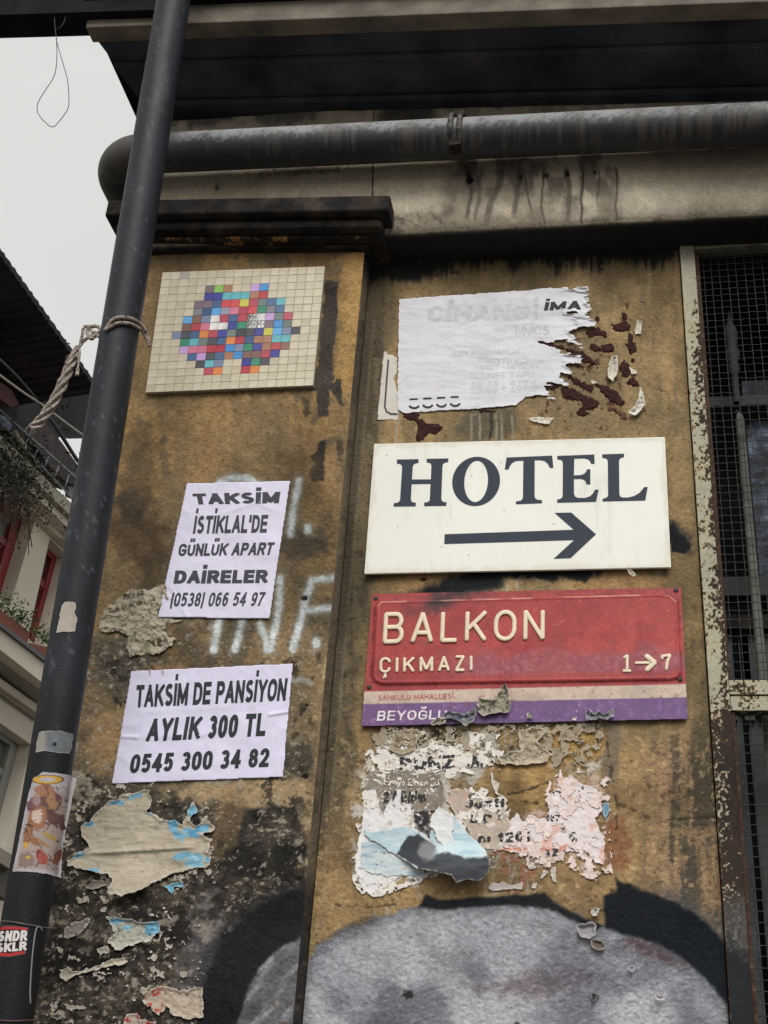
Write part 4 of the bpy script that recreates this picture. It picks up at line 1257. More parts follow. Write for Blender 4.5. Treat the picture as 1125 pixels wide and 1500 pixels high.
ink = pm('black_print', (46, 46, 54), .75, 0, .15, 200, 0, 10)
ink_dark = pm('black_print_dense', (30, 32, 38), .75, 0, .15, 200, 0, 10)
ink_ghost = pm('grey_show_through', (186, 187, 193), .85, 0, .1, 60, 0, 10)

# ================================================================== mosaic panel
mo = thing('mosaic_panel', 'cream square tile mosaic with a multicoloured stepped tile figure, high on the pilaster', 'mosaic')
MC = [np.array(p, float) for p in ((238, 399), (476, 390), (458.5, 564.5), (213, 575))]
YM = YP - .014
def mq(u, v):
    return (MC[0] * (1 - u) + MC[1] * u) * (1 - v) + (MC[3] * (1 - u) + MC[2] * u) * v
c3 = [P(*p_, YM) for p_ in MC]
b = MB(); b.prism([p_ for p_ in c3], [(p_[0], YP - .001, p_[2]) for p_ in c3])
b.build('backing_board', pm('grouted_backing_board', (160, 150, 130), .9), mo)
NCOL, NROW = 18, 16
# generic stepped pattern in the colours of the panel
spans = {2: [(5, 8), (10, 12)], 3: [(5, 12)], 4: [(4, 14)], 5: [(4, 14)], 6: [(3, 15)], 7: [(3, 15)], 8: [(2, 16)], 9: [(3, 15)], 10: [(3, 15)], 11: [(4, 14)], 12: [(5, 8), (10, 13)], 13: [(6, 8), (10, 12)]}
pal = [(190, 105, 130), (95, 110, 105), (55, 55, 65), (60, 90, 130), (45, 48, 135), (165, 60, 80), (120, 80, 65), (130, 180, 85), (185, 180, 65), (110, 120, 150), (200, 120, 55), (55, 130, 190), (110, 78, 68), (80, 150, 205), (180, 145, 195), (50, 85, 130), (45, 78, 120), (135, 135, 155), (35, 125, 95), (110, 112, 120), (165, 45, 60), (90, 165, 175), (60, 62, 70), (110, 95, 105), (190, 60, 70), (150, 105, 80)]
mirr = {(6, 6), (6, 7), (7, 7), (10, 6), (11, 6), (11, 7), (10, 7)}
tmats = {}
def tmat(rgb, metal=0.0, rough=.35):
    key = (rgb, metal)
    if key not in tmats:
        nm = 'tile_%d_%d_%d' % rgb + ('_mirror' if metal else '')
        tmats[key] = pm(nm, rgb, rough, metal, .07, 60, .12, 120, None)
    return tmats[key]
tr_ = random.Random(11)
for r in range(NROW):
    for c in range(NCOL):
        g = .012
        j = lambda: tr_.uniform(-.010, .010)
        q4 = [mq((c + g + j()) / NCOL, (r + g + j()) / NROW), mq((c + 1 - g + j()) / NCOL, (r + g + j()) / NROW), mq((c + 1 - g + j()) / NCOL, (r + 1 - g + j()) / NROW), mq((c + g + j()) / NCOL, (r + 1 - g + j()) / NROW)]
        tilt = tr_.uniform(-.0008, .0008)
        yf = YM - .0030
        fr = [P(p_[0], p_[1], yf + (tilt if i < 2 else -tilt)) for i, p_ in enumerate(q4)]
        cen = sum(fr) / 4
        coloured = any(a <= c < e2 for a, e2 in spans.get(r, []))
        if coloured and (c, r) in mirr:
            m = tmat((205, 208, 210), 1.0, .12)
        elif coloured:
            m = tmat(pal[tr_.randrange(len(pal))])
        else:
            v_ = tr_.choice([0, 0, 0, 1, 2]); m = tmat([(186, 176, 153), (180, 170, 148), (190, 180, 160)][v_])
            if (r, c) == (0, 2): m = tmat((160, 150, 148))
        b = MB(); ch_ = .0007
        inner = [cen + (p_ - cen) * (1 - ch_ / .013) for p_ in fr]
        outer = [p_ + np.array([0, ch_ * .8, 0]) for p_ in fr]
        back = [np.array([p_[0], YM - .0001, p_[2]]) for p_ in fr]
        V = [p_ - cen for p_ in inner + outer + back]
        Fs = [(0, 1, 2, 3)] + [(i, 4 + i, 4 + (i + 1) % 4, (i + 1) % 4) for i in range(4)] + [(4 + i, 8 + i, 8 + (i + 1) % 4, 4 + (i + 1) % 4) for i in range(4)]
        b.add(V, Fs)
        o = b.build('tile', m, mo); o.location = cen

# ================================================================== hotel sign
hs = thing('hotel_sign', 'white rectangular sign reading HOTEL in dark serif capitals over a right-pointing arrow', 'sign')
YS = -.020
def px_prism(poly, Yf, Yb):
    fr = [P(p_[0], p_[1], Yf) for p_ in poly]
    return fr, [np.array([p_[0], Yb, p_[2]]) for p_ in fr]
b = MB(); b.prism(*px_prism([(548, 650), (974, 640), (983, 831), (533.5, 840.5)], YS, -.012))
b.build('panel', pm('white_sign_board', (238, 236, 227), .5, 0, .03, 5, .04, 20, (226, 222, 208), .62, .3, soft=.14), hs, bevel=.0015)
def board_col(px, py, d):
    c = np.tile(np.array([221., 220, 212]), (len(px), 1)) + (fbm(px, py, 120, 4, 971) * 4)[:, None]
    c = mixc(c, .5 * sst(-9, -1, d + 5 * fbm(px, py, 18, 3, 972)), (198, 193, 176))
    c = mixc(c, .35 * sst(.25, .7, fbm(px, py, 9, 4, 973, sy=90)) * sst(-.2, .5, fbm(px, py, 80, 3, 974)), (194, 191, 180))
    c = mixc(c, .7 * chips(px, py, 4, .93, 975, .03), (128, 120, 108))
    for q in ((739, 747), (646, 801), (811, 767), (566, 667), (567, 668), (865, 822), (689, 832)):
        c = mixc(c, .6 * sst(1.6, .7, np.hypot(px - q[0], (py - q[1]) * 1.5)), (120, 112, 100))
    return c
sheet('panel_face', [(548.3, 650.4), (973.6, 640.4), (982.5, 830.6), (533.9, 840.1)], YS, board_col, None, 2.0, 0, parent=hs, edgew=0, lift=.0004, thick=False, mat=am('sign_face', .5, .012, 60, .05, 40, .25))
navy = pm('navy_vinyl', (52, 59, 70), .6, 0, .05, 40, 0, spec=.15)
HT = {
 'H': Z([(193, 155), (343, 152), (342, 178), (322, 181), (308, 190), (303, 205), (297, 292), (427, 291), (431, 200), (428, 186), (420, 178), (398, 174), (399, 150), (548, 147), (546, 172), (522, 177), (510, 186), (507, 200), (499, 425), (503, 438), (512, 446), (535, 448), (533, 473), (381, 475), (382, 451), (406, 447), (418, 438), (420, 424), (425, 322), (295, 324), (290, 428), (293, 441), (302, 448), (324, 452), (323, 476), (171, 478), (172, 456), (198, 451), (212, 442), (216, 428), (230, 210), (227, 196), (218, 186), (194, 182)], 540, 640, 4.6875),
 'T': Z([(-37, 141), (-50, 223), (-24, 223), (-14, 198), (2, 178), (26, 166), (50, 163), (78, 163), (75, 412), (70, 428), (58, 438), (28, 442), (26, 462), (206, 455), (206, 434), (176, 431), (161, 423), (155, 408), (156, 160), (190, 159), (222, 164), (246, 184), (260, 212), (284, 212), (276, 128)], 750, 640, 4.6875),
 'E': Z([(311, 130), (566, 120), (567, 184), (544, 184), (535, 165), (520, 153), (495, 147), (428, 149), (425, 264), (470, 262), (495, 254), (508, 240), (514, 222), (538, 222), (538, 326), (512, 326), (506, 306), (494, 294), (470, 288), (425, 289), (426, 392), (434, 410), (455, 419), (500, 419), (535, 408), (556, 388), (570, 362), (595, 362), (577, 445), (310, 452), (310, 430), (332, 425), (344, 416), (348, 402), (349, 182), (346, 166), (336, 157), (311, 153)], 750, 640, 4.6875),
 'L': Z([(619, 119), (770, 115), (769, 139), (750, 143), (739, 151), (735, 165), (737, 393), (744, 410), (765, 416), (800, 415), (840, 405), (878, 382), (908, 344), (932, 344), (915, 436), (622, 443), (623, 424), (644, 419), (656, 411), (660, 398), (658, 172), (655, 156), (645, 147), (620, 143)], 750, 640, 4.6875)}
def flat_poly(name, loops, Yf, m, parent, thick=.0006):
    pts = [[P(p_[0], p_[1], Yf) for p_ in l] for l in loops]
    tris = tessellate_polygon([[Vector(p_) for p_ in l] for l in pts])
    allp = [p_ for l in pts for p_ in l]
    n = len(allp)
    b = MB()
    V = allp + [p_ + np.array([0, thick, 0]) for p_ in allp]
    Fs = [tuple(t_) for t_ in tris]
    k = 0
    for l in pts:
        m_ = len(l); Fs += [(k + i, n + k + i, n + k + (i + 1) % m_, k + (i + 1) % m_) for i in range(m_)]; k += m_
    b.add(V, Fs)
    return b.build(name, m, parent)
for L_ in 'HTEL':
    flat_poly('letter', [HT[L_]], YS - .0012, navy, hs)
ell = lambda cx, cy, rx, ry, sk, n=56: Z([(cx + rx * math.cos(a) - sk * ry * math.sin(a), cy + ry * math.sin(a)) for a in [2 * math.pi * i / n for i in range(n)]], 540, 640, 4.6875)
flat_poly('letter', [ell(738, 305, 164, 169, .05), ell(738, 305, 81, 142, .05)[::-1]], YS - .0012, navy, hs)
flat_poly('arrow', [Z([(-463, 668), (424, 637), (292, 521), (407, 519), (577, 668), (402, 832), (286, 836), (426, 708), (-465, 735)], 750, 640, 4.6875)], YS - .0012, navy, hs)
tag(sheet('paper_scrap', [(918, 832), (922, 831), (932, 842), (928, 845), (921, 840)], YS, plain_col((150, 140, 122), 10), crumple(6, .003, 4, .001, .004, 4), .8, .6, 3), 'tiny curled grey paper scrap hanging at the bottom edge of the hotel sign', 'paper')

# ================================================================== street sign
ss = thing('street_sign', 'red and purple embossed street name plate reading BALKON ÇIKMAZI below the hotel sign', 'sign')
YB = -.012
S5 = lambda pts: Z(pts, 530, 860, 4.6875); S6 = lambda pts: Z(pts, 770, 860, 4.6875)
plate = [(545, 870), (998, 860.5), (1007.5, 1053), (529.5, 1063.5)]
def plate_paint(px, py, d):
    n = len(px)
    f1 = fbm(px, py, 90, 4, 701); f2 = fbm(px, py, 26, 4, 702); f3 = fbm(px, py, 7, 4, 703)
    c = np.tile(np.array([154., 62, 62]), (n, 1))
    v = (py - (870 - .0207 * (px - 545)))        # px below the top edge
    c = mixc(c, .6 * blob(px, py, 850, 935, 190, 50, -4, .4, .5, 704), (178, 76, 68))
    c = mixc(c, .6 * sst(.0, .6, f1 + .6 * f2), (140, 50, 56))
    pur = sst(78, 105, v + 14 * f2) * sst(128, 115, v) * sst(620, 700, px)
    c = mixc(c, .6 * pur, (136, 82, 96)); c = mixc(c, .5 * pur * sst(0, .5, f3), (154, 100, 108))
    c = mixc(c, .8 * chips(px, py, 13, .72, 705) * sst(560, 600, px), (150, 36, 46))
    # black overspray at the top left
    sw = strokes(px, py, [[(636, 882), (662, 872), (700, 858)]], 9, 12, 5, 706)
    c = mixc(c, .92 * sw, (34, 32, 36)); c = mixc(c, .45 * strokes(px, py, [[(600, 896), (650, 888)]], 8, 14, 6, 711), (70, 44, 48))
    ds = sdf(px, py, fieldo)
    c = mixc(c, .65 * sst(1.5, .6, np.abs(ds + 2.2)) * sst(26, 14, v) * sst(-.5, .1, f2), (204, 164, 144))  # pale highlight on the raised field's top ridge, painted into the colour
    c = mixc(c, .7 * chips(px, py, 6, .70, 712) * sst(870, 900, py), (132, 40, 44)); c = mixc(c, .5 * chips(px, py, 5, .72, 713), (198, 130, 118))
    c = mixc(c, .6 * sst(5, 0, np.abs(ds - 2.5)) * sst(-.3, .4, f3), (92, 40, 44))
    # white and purple bands
    yb1 = 1013 - .0235 * (px - 534); yb2 = 1031.5 - .0215 * (px - 534)
    wh = sst(-.7, .7, py - yb1); pu = sst(-.7, .7, py - yb2)
    wc = np.tile(np.array([190., 170, 156]), (n, 1)); wc = mixc(wc, .6 * sst(0, .6, f2), (166, 148, 134)); wc = mixc(wc, .7 * chips(px, py, 8, .6, 707), (136, 104, 98))
    pc = np.tile(np.array([106., 80, 122]), (n, 1)); pc = mixc(pc, .6 * sst(0, .6, f1), (96, 72, 112)); pc = mixc(pc, .5 * sst(.2, .7, f3), (134, 98, 146))
    pc = mixc(pc, .7 * chips(px, py, 6, .72, 708), (176, 160, 170))
    c = c * (1 - wh[:, None]) + wc * wh[:, None]
    c = c * (1 - pu[:, None]) + pc * pu[:, None]
    c = mixc(c, .35 * chips(px, py, 10, .55, 709), (112, 70, 72))
    c *= (1 + .05 * f3)[:, None]
    return c
fieldo = [(557, 880), (968, 869), (982, 872), (992, 881), (997, 985), (993, 993), (982, 995.5), (560, 1002), (549, 998), (546, 990), (551, 888)]
def plate_h(px, py, d):
    ds = sdf(px, py, fieldo)
    return .0042 * sst(3.2, -1.5, ds) + .0011 * np.exp(-((ds + 3.0) / 1.3) ** 2) + .00035 * fbm(px, py, 50, 3, 710)
enamel = am('worn_enamel', .5, .07, 130, .3, 150, .22)
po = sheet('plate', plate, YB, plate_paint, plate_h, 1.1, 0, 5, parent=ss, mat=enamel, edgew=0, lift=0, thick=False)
b = MB(); b.prism(*px_prism([(545, 870), (998, 860.5), (1007.5, 1053), (529.5, 1063.5)], YB + .0012, YB + .004)); b.build('plate_back', pm('dull_plate_back', (70, 60, 60), .7), ss)
cream = pm('chipped_cream_paint', (216, 200, 174), .5, 0, .06, 60, .25, 150, (120, 92, 74), .70, .4, soft=.03)
YL = YB - .0040
text_mesh('letter', 'BALKON', S5([(141, 392), (1256, 366), (1258, 150), (153, 172)]), YL, .145, .215, parent=ss, mat=cream, ridge=.0042, split=True, ds=.08)
text_mesh('letter', 'ÇIKMAZI', S5([(119, 592), (761, 578), (761, 466), (122, 482)]), YL, .18, .27, parent=ss, mat=cream, ridge=.0030, split=True, ds=.08)
def raw_ridge(name, strokes_px, w, hgt, m, parent, Yp):
    b = MB()
    for si, s in enumerate(strokes_px):
        s = resample(s, 3)
        d0 = np.array(s[0]) - np.array(s[1]); d0 /= np.hypot(*d0); d1 = np.array(s[-1]) - np.array(s[-2]); d1 /= np.hypot(*d1)
        pts = [tuple(np.array(s[0]) + d0 * w * .3)] + s + [tuple(np.array(s[-1]) + d1 * w * .3)]
        L1, R1 = offs(pts, w / 2, 0); K = 7; V = []; Fs = []
        for i in range(len(pts)):
            sc = .5 if i in (0, len(pts) - 1) else 1
            c0 = np.array(pts[i])
            for j in range(K):
                a = math.pi * j / (K - 1); w_ = math.cos(a) * sc
                pos = c0 + (L1[i] - c0) * w_ if w_ >= 0 else c0 + (R1[i] - c0) * -w_
                V.append(P(pos[0], pos[1], Yp - hgt * sc * min(1, math.sin(a) * 1.5) - .00003 * si))
        for i in range(len(pts) - 1):
            for j in range(K - 1):
                Fs.append((i * K + j, i * K + j + 1, (i + 1) * K + j + 1, (i + 1) * K + j))
        b.add(V, Fs)
    return b.build(name, m, parent, smooth=True)
raw_ridge('number', [S6([(697, 470), (697, 572)]), S6([(697, 472), (676, 484)]), S6([(672, 575), (718, 575)])], 4.6, .003, cream, ss, YL)
raw_ridge('number', [S6([(938, 492), (938, 474), (990, 467)]), S6([(990, 470), (972, 515), (966, 566)])], 4.8, .003, cream, ss, YL)
raw_ridge('arrow', [S6([(756, 521), (850, 519)])], 4.4, .003, cream, ss, YL)
raw_ridge('arrow', [S6([(828, 472), (886, 518)]), S6([(886, 518), (832, 568)])], 7.5, .0034, cream, ss, YL)
text_mesh('band_lettering', 'ŞAHKULU MAHALLESİ'.replace('Ş', 'S'), S5([(108, 779), (628, 764), (628, 730), (112, 742)]), YB, .15, .14, off=.0007, parent=ss, mat=pm('faded_red_print', (172, 92, 92), .7, 0, .2, 100), ds=.3)
text_mesh('band_lettering', 'BEYOĞLU', S5([(102, 918), (580, 906), (586, 842), (112, 850)]), YB, .16, .15, off=.0007, parent=ss, mat=pm('faded_white_print', (214, 204, 208), .7, 0, .2, 100, 0, 10, (120, 90, 136), .62, .4), ds=.3)
for sp in (S5([(96, 76)])[0], S5([(50, 688)])[0], S6([(1032, 20)])[0], S6([(1062, 634)])[0]):
    c0 = P(sp[0], sp[1], YB - .0005)
    b = MB(); V = []; K = 14
    prof = [(.0062, 0), (.0058, -.0016), (.0035, -.0026), (.0012, -.0022), (.0004, -.0010)]
    for r_, y_ in prof:
        for j in range(K): V.append((c0[0] + r_ * math.cos(2 * math.pi * j / K), c0[1] + y_, c0[2] + r_ * math.sin(2 * math.pi * j / K)))
    b.add(V, [(i * K + j, i * K + (j + 1) % K, (i + 1) * K + (j + 1) % K, (i + 1) * K + j) for i in range(len(prof) - 1) for j in range(K)])
    b.build('screw', pm('blackened_screw', (58, 54, 54), .5, .5, .3, 90), ss, smooth=True)
flake = lambda s: plain_col((138, 132, 116), 22, 9, s, (86, 84, 78), .2)
sheet('paper_flake', S5([(800, 760), (880, 770), (940, 720), (960, 690), (988, 655), (1000, 700), (1026, 800), (1012, 860), (940, 860), (830, 890), (800, 850)]), YB, flake(1), crumple(12, .006, 6, .003, .008, 8, 1), 1.0, 1.5, 5, 'large grey peeling paper flake standing up from the middle of the street sign', lift=.002)
sheet('paper_flake', S5([(550, 880), (600, 850), (700, 870), (785, 842), (790, 880), (760, 930), (700, 962), (680, 930), (620, 905), (550, 905)]), YB, plain_col((112, 112, 110), 26, 8, 2, (70, 78, 92), .1), crumple(10, .005, 6, .003, .006, 7, 2), 1.0, 1.8, 4, 'dark bluish crumpled paper flake over the last letter of the purple band', lift=.002)
sheet('paper_flake', S5([(475, 930), (530, 900), (580, 910), (570, 940), (480, 942)]), YB, flake(3), crumple(8, .004, 5, .002, .003, 5, 3), 1.0, 1.5, 4, 'small pale peeling flake under the purple band lettering', lift=.002)
sheet('paper_flake', S6([(405, 850), (450, 842), (470, 870), (500, 842), (545, 868), (600, 825), (610, 880), (570, 910), (420, 912)]), YB, plain_col((104, 106, 104), 26, 7, 4, (128, 124, 142), .2), crumple(9, .005, 5, .003, .006, 6, 4), 1.0, 1.5, 4, 'ragged grey and lilac paper flake at the lower right of the street sign', lift=.002)
sheet('paper_flake', S6([(0, 860), (30, 855), (55, 905), (0, 910)]), YB, flake(5), crumple(8, .004, 5, .002, .004, 5, 5), 1.0, 1.2, 4, 'little grey flake on the purple band right of the big one', lift=.002)
sheet('paper_flake', S6([(318, 898), (350, 888), (348, 912), (322, 914)]), YB, plain_col((176, 168, 156), 20, 5, 6), crumple(6, .003, 4, .002, .003, 4, 6), .9, 1, 4, 'tiny whitish flake on the bottom edge of the street sign', lift=.002)

# ================================================================== two posters on the pilaster
def poster(label, corners, lines, seed, folds, tint, stain=None):
    t = thing('poster', label, 'poster')
    base = crumple(48, .0030, 20, .0005, 0, 8, seed)
    def hf(px, py, d):
        h = base(px, py, d)
        for (a, c, amp, w) in folds:
            h = h + amp * np.exp(-(sdline(px, py, [a, c]) / w) ** 2)
        return h
    def cf(px, py, d):
        c = np.tile(np.array(tint, float), (len(px), 1)) + (fbm(px, py, 50, 4, seed) * 5)[:, None] + (fbm(px, py, 3, 3, seed + 1) * 2)[:, None]
        if stain: c = stain(c, px, py)
        return c
    sheet('paper_sheet', corners, YP, cf, hf, 1.6, .5, 20, parent=t, edgew=0, seed=seed, lift=.0038)
    for txt, quad, th, gp, m in lines:
        text_mesh('text_line', txt, quad, YP - .0038, th, gp, hf, .0006, m, t, .1)
    return t
Q1 = lambda pts: Z(pts, 230, 700, 5.625)
ink_g = pm('dark_grey_print', (54, 52, 60), .75, 0, .15, 200, 0, 10)
poster('white handbill reading TAKSİM İSTİKLAL\'DE GÜNLÜK APART DAİRELER on the pilaster',
       [(274, 708), (425, 704.5), (394.5, 906), (231, 904.5)],
       [('TAKSİM', Q1([(310, 220), (1004, 208), (1016, 114), (290, 130)]), .255, .07, ink_g),
        ("İSTİKLAL'DE", Q1([(294, 461), (902, 451), (918, 304), (316, 312)]), .215, .075, ink_g),
        ('GÜNLÜK APART', Q1([(172, 646), (944, 636), (974, 530), (186, 543)]), .215, .075, ink_g),
        ('DAİRELER', Q1([(135, 872), (908, 866), (918, 756), (152, 764)]), .255, .07, ink_g),
        ('(0538) 066 54 97', Q1([(105, 1062), (866, 1056), (898, 940), (128, 946)]), .18, .085, ink_g)],
       41, [((300, 760), (395, 730), .0012, 3), ((250, 860), (275, 905), .0016, 3), ((233, 870), (262, 880), .0014, 3), ((350, 705), (362, 800), .0008, 5)], (207, 203, 222))
Q2 = lambda pts: Z(pts, 160, 965, 4.018)
def stains2(c, px, py):
    for x0 in (219, 238):
        c = mixc(c, .7 * sst(2.2, .8, np.abs(px - x0)) * sst(993, 985, py), (150, 120, 128))
    return c
poster('white handbill reading TAKSİM DE PANSİYON AYLIK 300 TL on the pilaster',
       [(192.5, 983), (429, 972), (414.5, 1138), (164, 1148)],
       [('TAKSİM DE PANSİYON', Q2([(152, 288), (1036, 247), (1052, 113), (162, 155)]), .215, .07, ink_dark),
        ('AYLIK 300 TL', Q2([(214, 488), (916, 454), (930, 318), (240, 352)]), .23, .09, ink_dark),
        ('0545 300 34 82', Q2([(116, 675), (936, 636), (948, 524), (134, 563)]), .215, .08, ink_dark)],
       57, [((176, 1079), (200, 1080), .0030, 2.5), ((395, 1047), (426, 1042), .0035, 2.2), ((200, 1080), (300, 1075), .0010, 5), ((205, 1043), (330, 1036), .0007, 4)], (205, 201, 222), stains2)

# ================================================================== torn bills, glue and scraps by the top right
U4 = lambda pts: Z(pts, 520, 400, 2.25)
big = U4([(145, 87), (250, 78), (460, 64), (768, 45), (771, 128), (690, 128), (720, 134), (790, 133), (786, 164), (735, 170), (746, 187), (716, 193), (738, 215), (762, 247), (716, 243), (690, 232), (600, 226), (660, 245), (720, 268), (770, 307), (700, 300), (722, 346), (684, 338), (690, 358), (650, 362), (622, 372), (656, 415), (610, 404), (560, 410), (530, 436), (420, 446), (300, 452), (160, 462), (140, 446)])
def big_col(px, py, d):
    f = fbm(px, py, 36, 4, 801); r = np.abs(fbm(px, py, 60, 4, 802, sy=14))
    c = np.tile(np.array([206., 206, 210]), (len(px), 1)) + (f * 7)[:, None]
    c = mixc(c, .4 * sst(.08, .0, r), (176, 177, 184))
    c = mixc(c, .6 * sst(.5, 1, fbm(px, py, 90, 3, 803) + .5 * sst(760, 600, px)), (210, 209, 211))
    c = mixc(c, .35 * sdp(px, py, U4([(300, 95), (700, 100), (700, 150), (300, 160)]), 4, 6), (178, 180, 190))
    return c
def big_h(px, py, d):
    h = .0019 * (1 - np.abs(fbm(px, py, 70, 4, 811, sy=17))) + .0006 * fbm(px, py, 11, 4, 812)
    if d is not None:
        h = h + .006 * sst(-10, 0, d) * sst(800, 850, px)
    return h
bigo = thing('torn_poster', 'large wrinkled white poster, right side torn to fingers, above the hotel sign', 'poster')
sheet('paper_sheet', big, 0, big_col, big_h, .9, 1.0, 5, cat='frayed', parent=bigo, edgew=1.5, edgec=(222, 221, 222), seed=8, lift=.003)
gh = lambda t_, q_, th=.2, m=ink_ghost, g_=.08: text_mesh('print_line', t_, U4(q_), -.003, th, g_, big_h, .0005, m, bigo, .08)
gh('CİHANGİ', [(236, 162), (600, 151), (606, 100), (244, 110)], .22)
gh('İMA', [(622, 124), (744, 121), (748, 90), (628, 96)], .22, ink_dark)
gh('UNİCS', [(526, 208), (640, 203), (642, 172), (530, 176)], .16)
g2 = pm('faint_show_through', (193, 193, 197), .85, 0, .05, 60, 0, 10)
gh('VEYA MİMARLIK', [(320, 276), (545, 266), (546, 248), (322, 258)], .18, g2)
gh('RESTO KONAK', [(430, 300), (620, 294), (622, 276), (432, 282)], .18, g2)
gh('ANNOT - MOBİLYA', [(390, 322), (610, 314), (612, 296), (392, 304)], .18, g2)
gh('SUNNET TAPU', [(376, 350), (590, 342), (592, 322), (378, 330)], .18, g2)
gh('59.48 - 249.6', [(380, 400), (600, 390), (602, 350), (382, 358)], .2, g2)
def cuoc():
    b = MB()
    for k, x0 in enumerate((195, 240, 285, 330)):
        s = arc(x0, 432 - k * 2.5, 17, 13, 200, 340, 7)
        s = [(p_[0], 2 * (432 - k * 2.5) - p_[1]) for p_ in s]
        L1, R1 = offs(U4(s), 1.5, 0)
        V = []
        for a_, c_ in zip(L1, R1):
            for w_ in (a_, c_):
                hh = big_h(np.array([w_[0]]), np.array([w_[1]]), None)[0]
                V.append(P(w_[0], w_[1], -.003 - .0010 - hh))
        b.add(V, [(i * 2, i * 2 + 1, i * 2 + 3, i * 2 + 2) for i in range(len(L1) - 1)])
        s = [(x0 - 15, 416 - k * 2.5), (x0 + 12, 415 - k * 2.5)]
        L1, R1 = offs(U4(s), 1.2, 0); V = []
        for a_, c_ in zip(L1, R1):
            for w_ in (a_, c_):
                hh = big_h(np.array([w_[0]]), np.array([w_[1]]), None)[0]
                V.append(P(w_[0], w_[1], -.003 - .0010 - hh))
        b.add(V, [(0, 1, 3, 2)])
    b.build('print_line', ink_dark, bigo, fix=False)
cuoc()

lefts = thing('torn_label', 'white torn label with a rounded black border line, left of the wrinkled poster', 'label')
sheet('paper_sheet', U4([(94, 262), (100, 256), (108, 268), (128, 272), (138, 280), (138, 330), (128, 345), (136, 380), (148, 410), (140, 484), (74, 484), (84, 370)]), 0, plain_col((198, 194, 184), 6, 14, 31), crumple(30, .0006, 10, .0002, 0, 6, 31), 1.0, .8, 5, parent=lefts, edgew=0, lift=.0014)
b = MB(); L1, R1 = offs(resample(U4([(110, 285), (104, 360), (98, 440), (104, 456), (118, 464), (140, 464)]), 3), 1.2, 0)
b.add([P(w_[0], w_[1], -.0030) for pr in zip(L1, R1) for w_ in pr], [(i * 2, i * 2 + 1, i * 2 + 3, i * 2 + 2) for i in range(len(L1) - 1)]); b.build('border_line', ink_g, lefts, fix=False)

scr = [([(930, 158), (946, 160), (942, 200), (924, 202), (922, 190)], (190, 184, 170), 'small white paper bit at the top of the glue dabs, by the window'),
       ([(846, 274), (864, 272), (866, 330), (850, 357), (832, 342), (832, 318)], (196, 190, 178), 'upright crumpled white scrap among the dark glue dabs'),
       ([(904, 308), (918, 318), (932, 330), (912, 336)], (192, 186, 172), 'little white scrap touching a round glue dab'),
       ([(940, 376), (950, 392), (957, 432), (942, 452), (924, 469), (896, 461), (922, 440), (936, 405)], (200, 196, 184), 'curled white paper corner right of the glue dabs'),
       ([(566, 478), (600, 474), (655, 478), (640, 500), (610, 494), (590, 492)], (196, 188, 172), 'thin white torn strip just above the hotel sign'),
       ([(775, 355), (790, 352), (800, 362), (780, 364)], (186, 178, 160), 'sliver of white paper between glue dabs')]
for i, (pl_, c_, lb) in enumerate(scr):
    sheet('paper_scrap', U4(pl_), 0, plain_col(c_, 9, 8, 40 + i), crumple(9, .003, 5, .0012, .010 if i in (3, 1) else .003, 7, 40 + i), .9, 1.0, 4, lb, seed=i, lift=.0016)
b = MB(); L1, R1 = offs(U4([(941, 392), (940, 442)]), 1.1, 0); b.add([P(w_[0], w_[1], -.0130) for pr in zip(L1, R1) for w_ in pr], [(0, 1, 3, 2)])

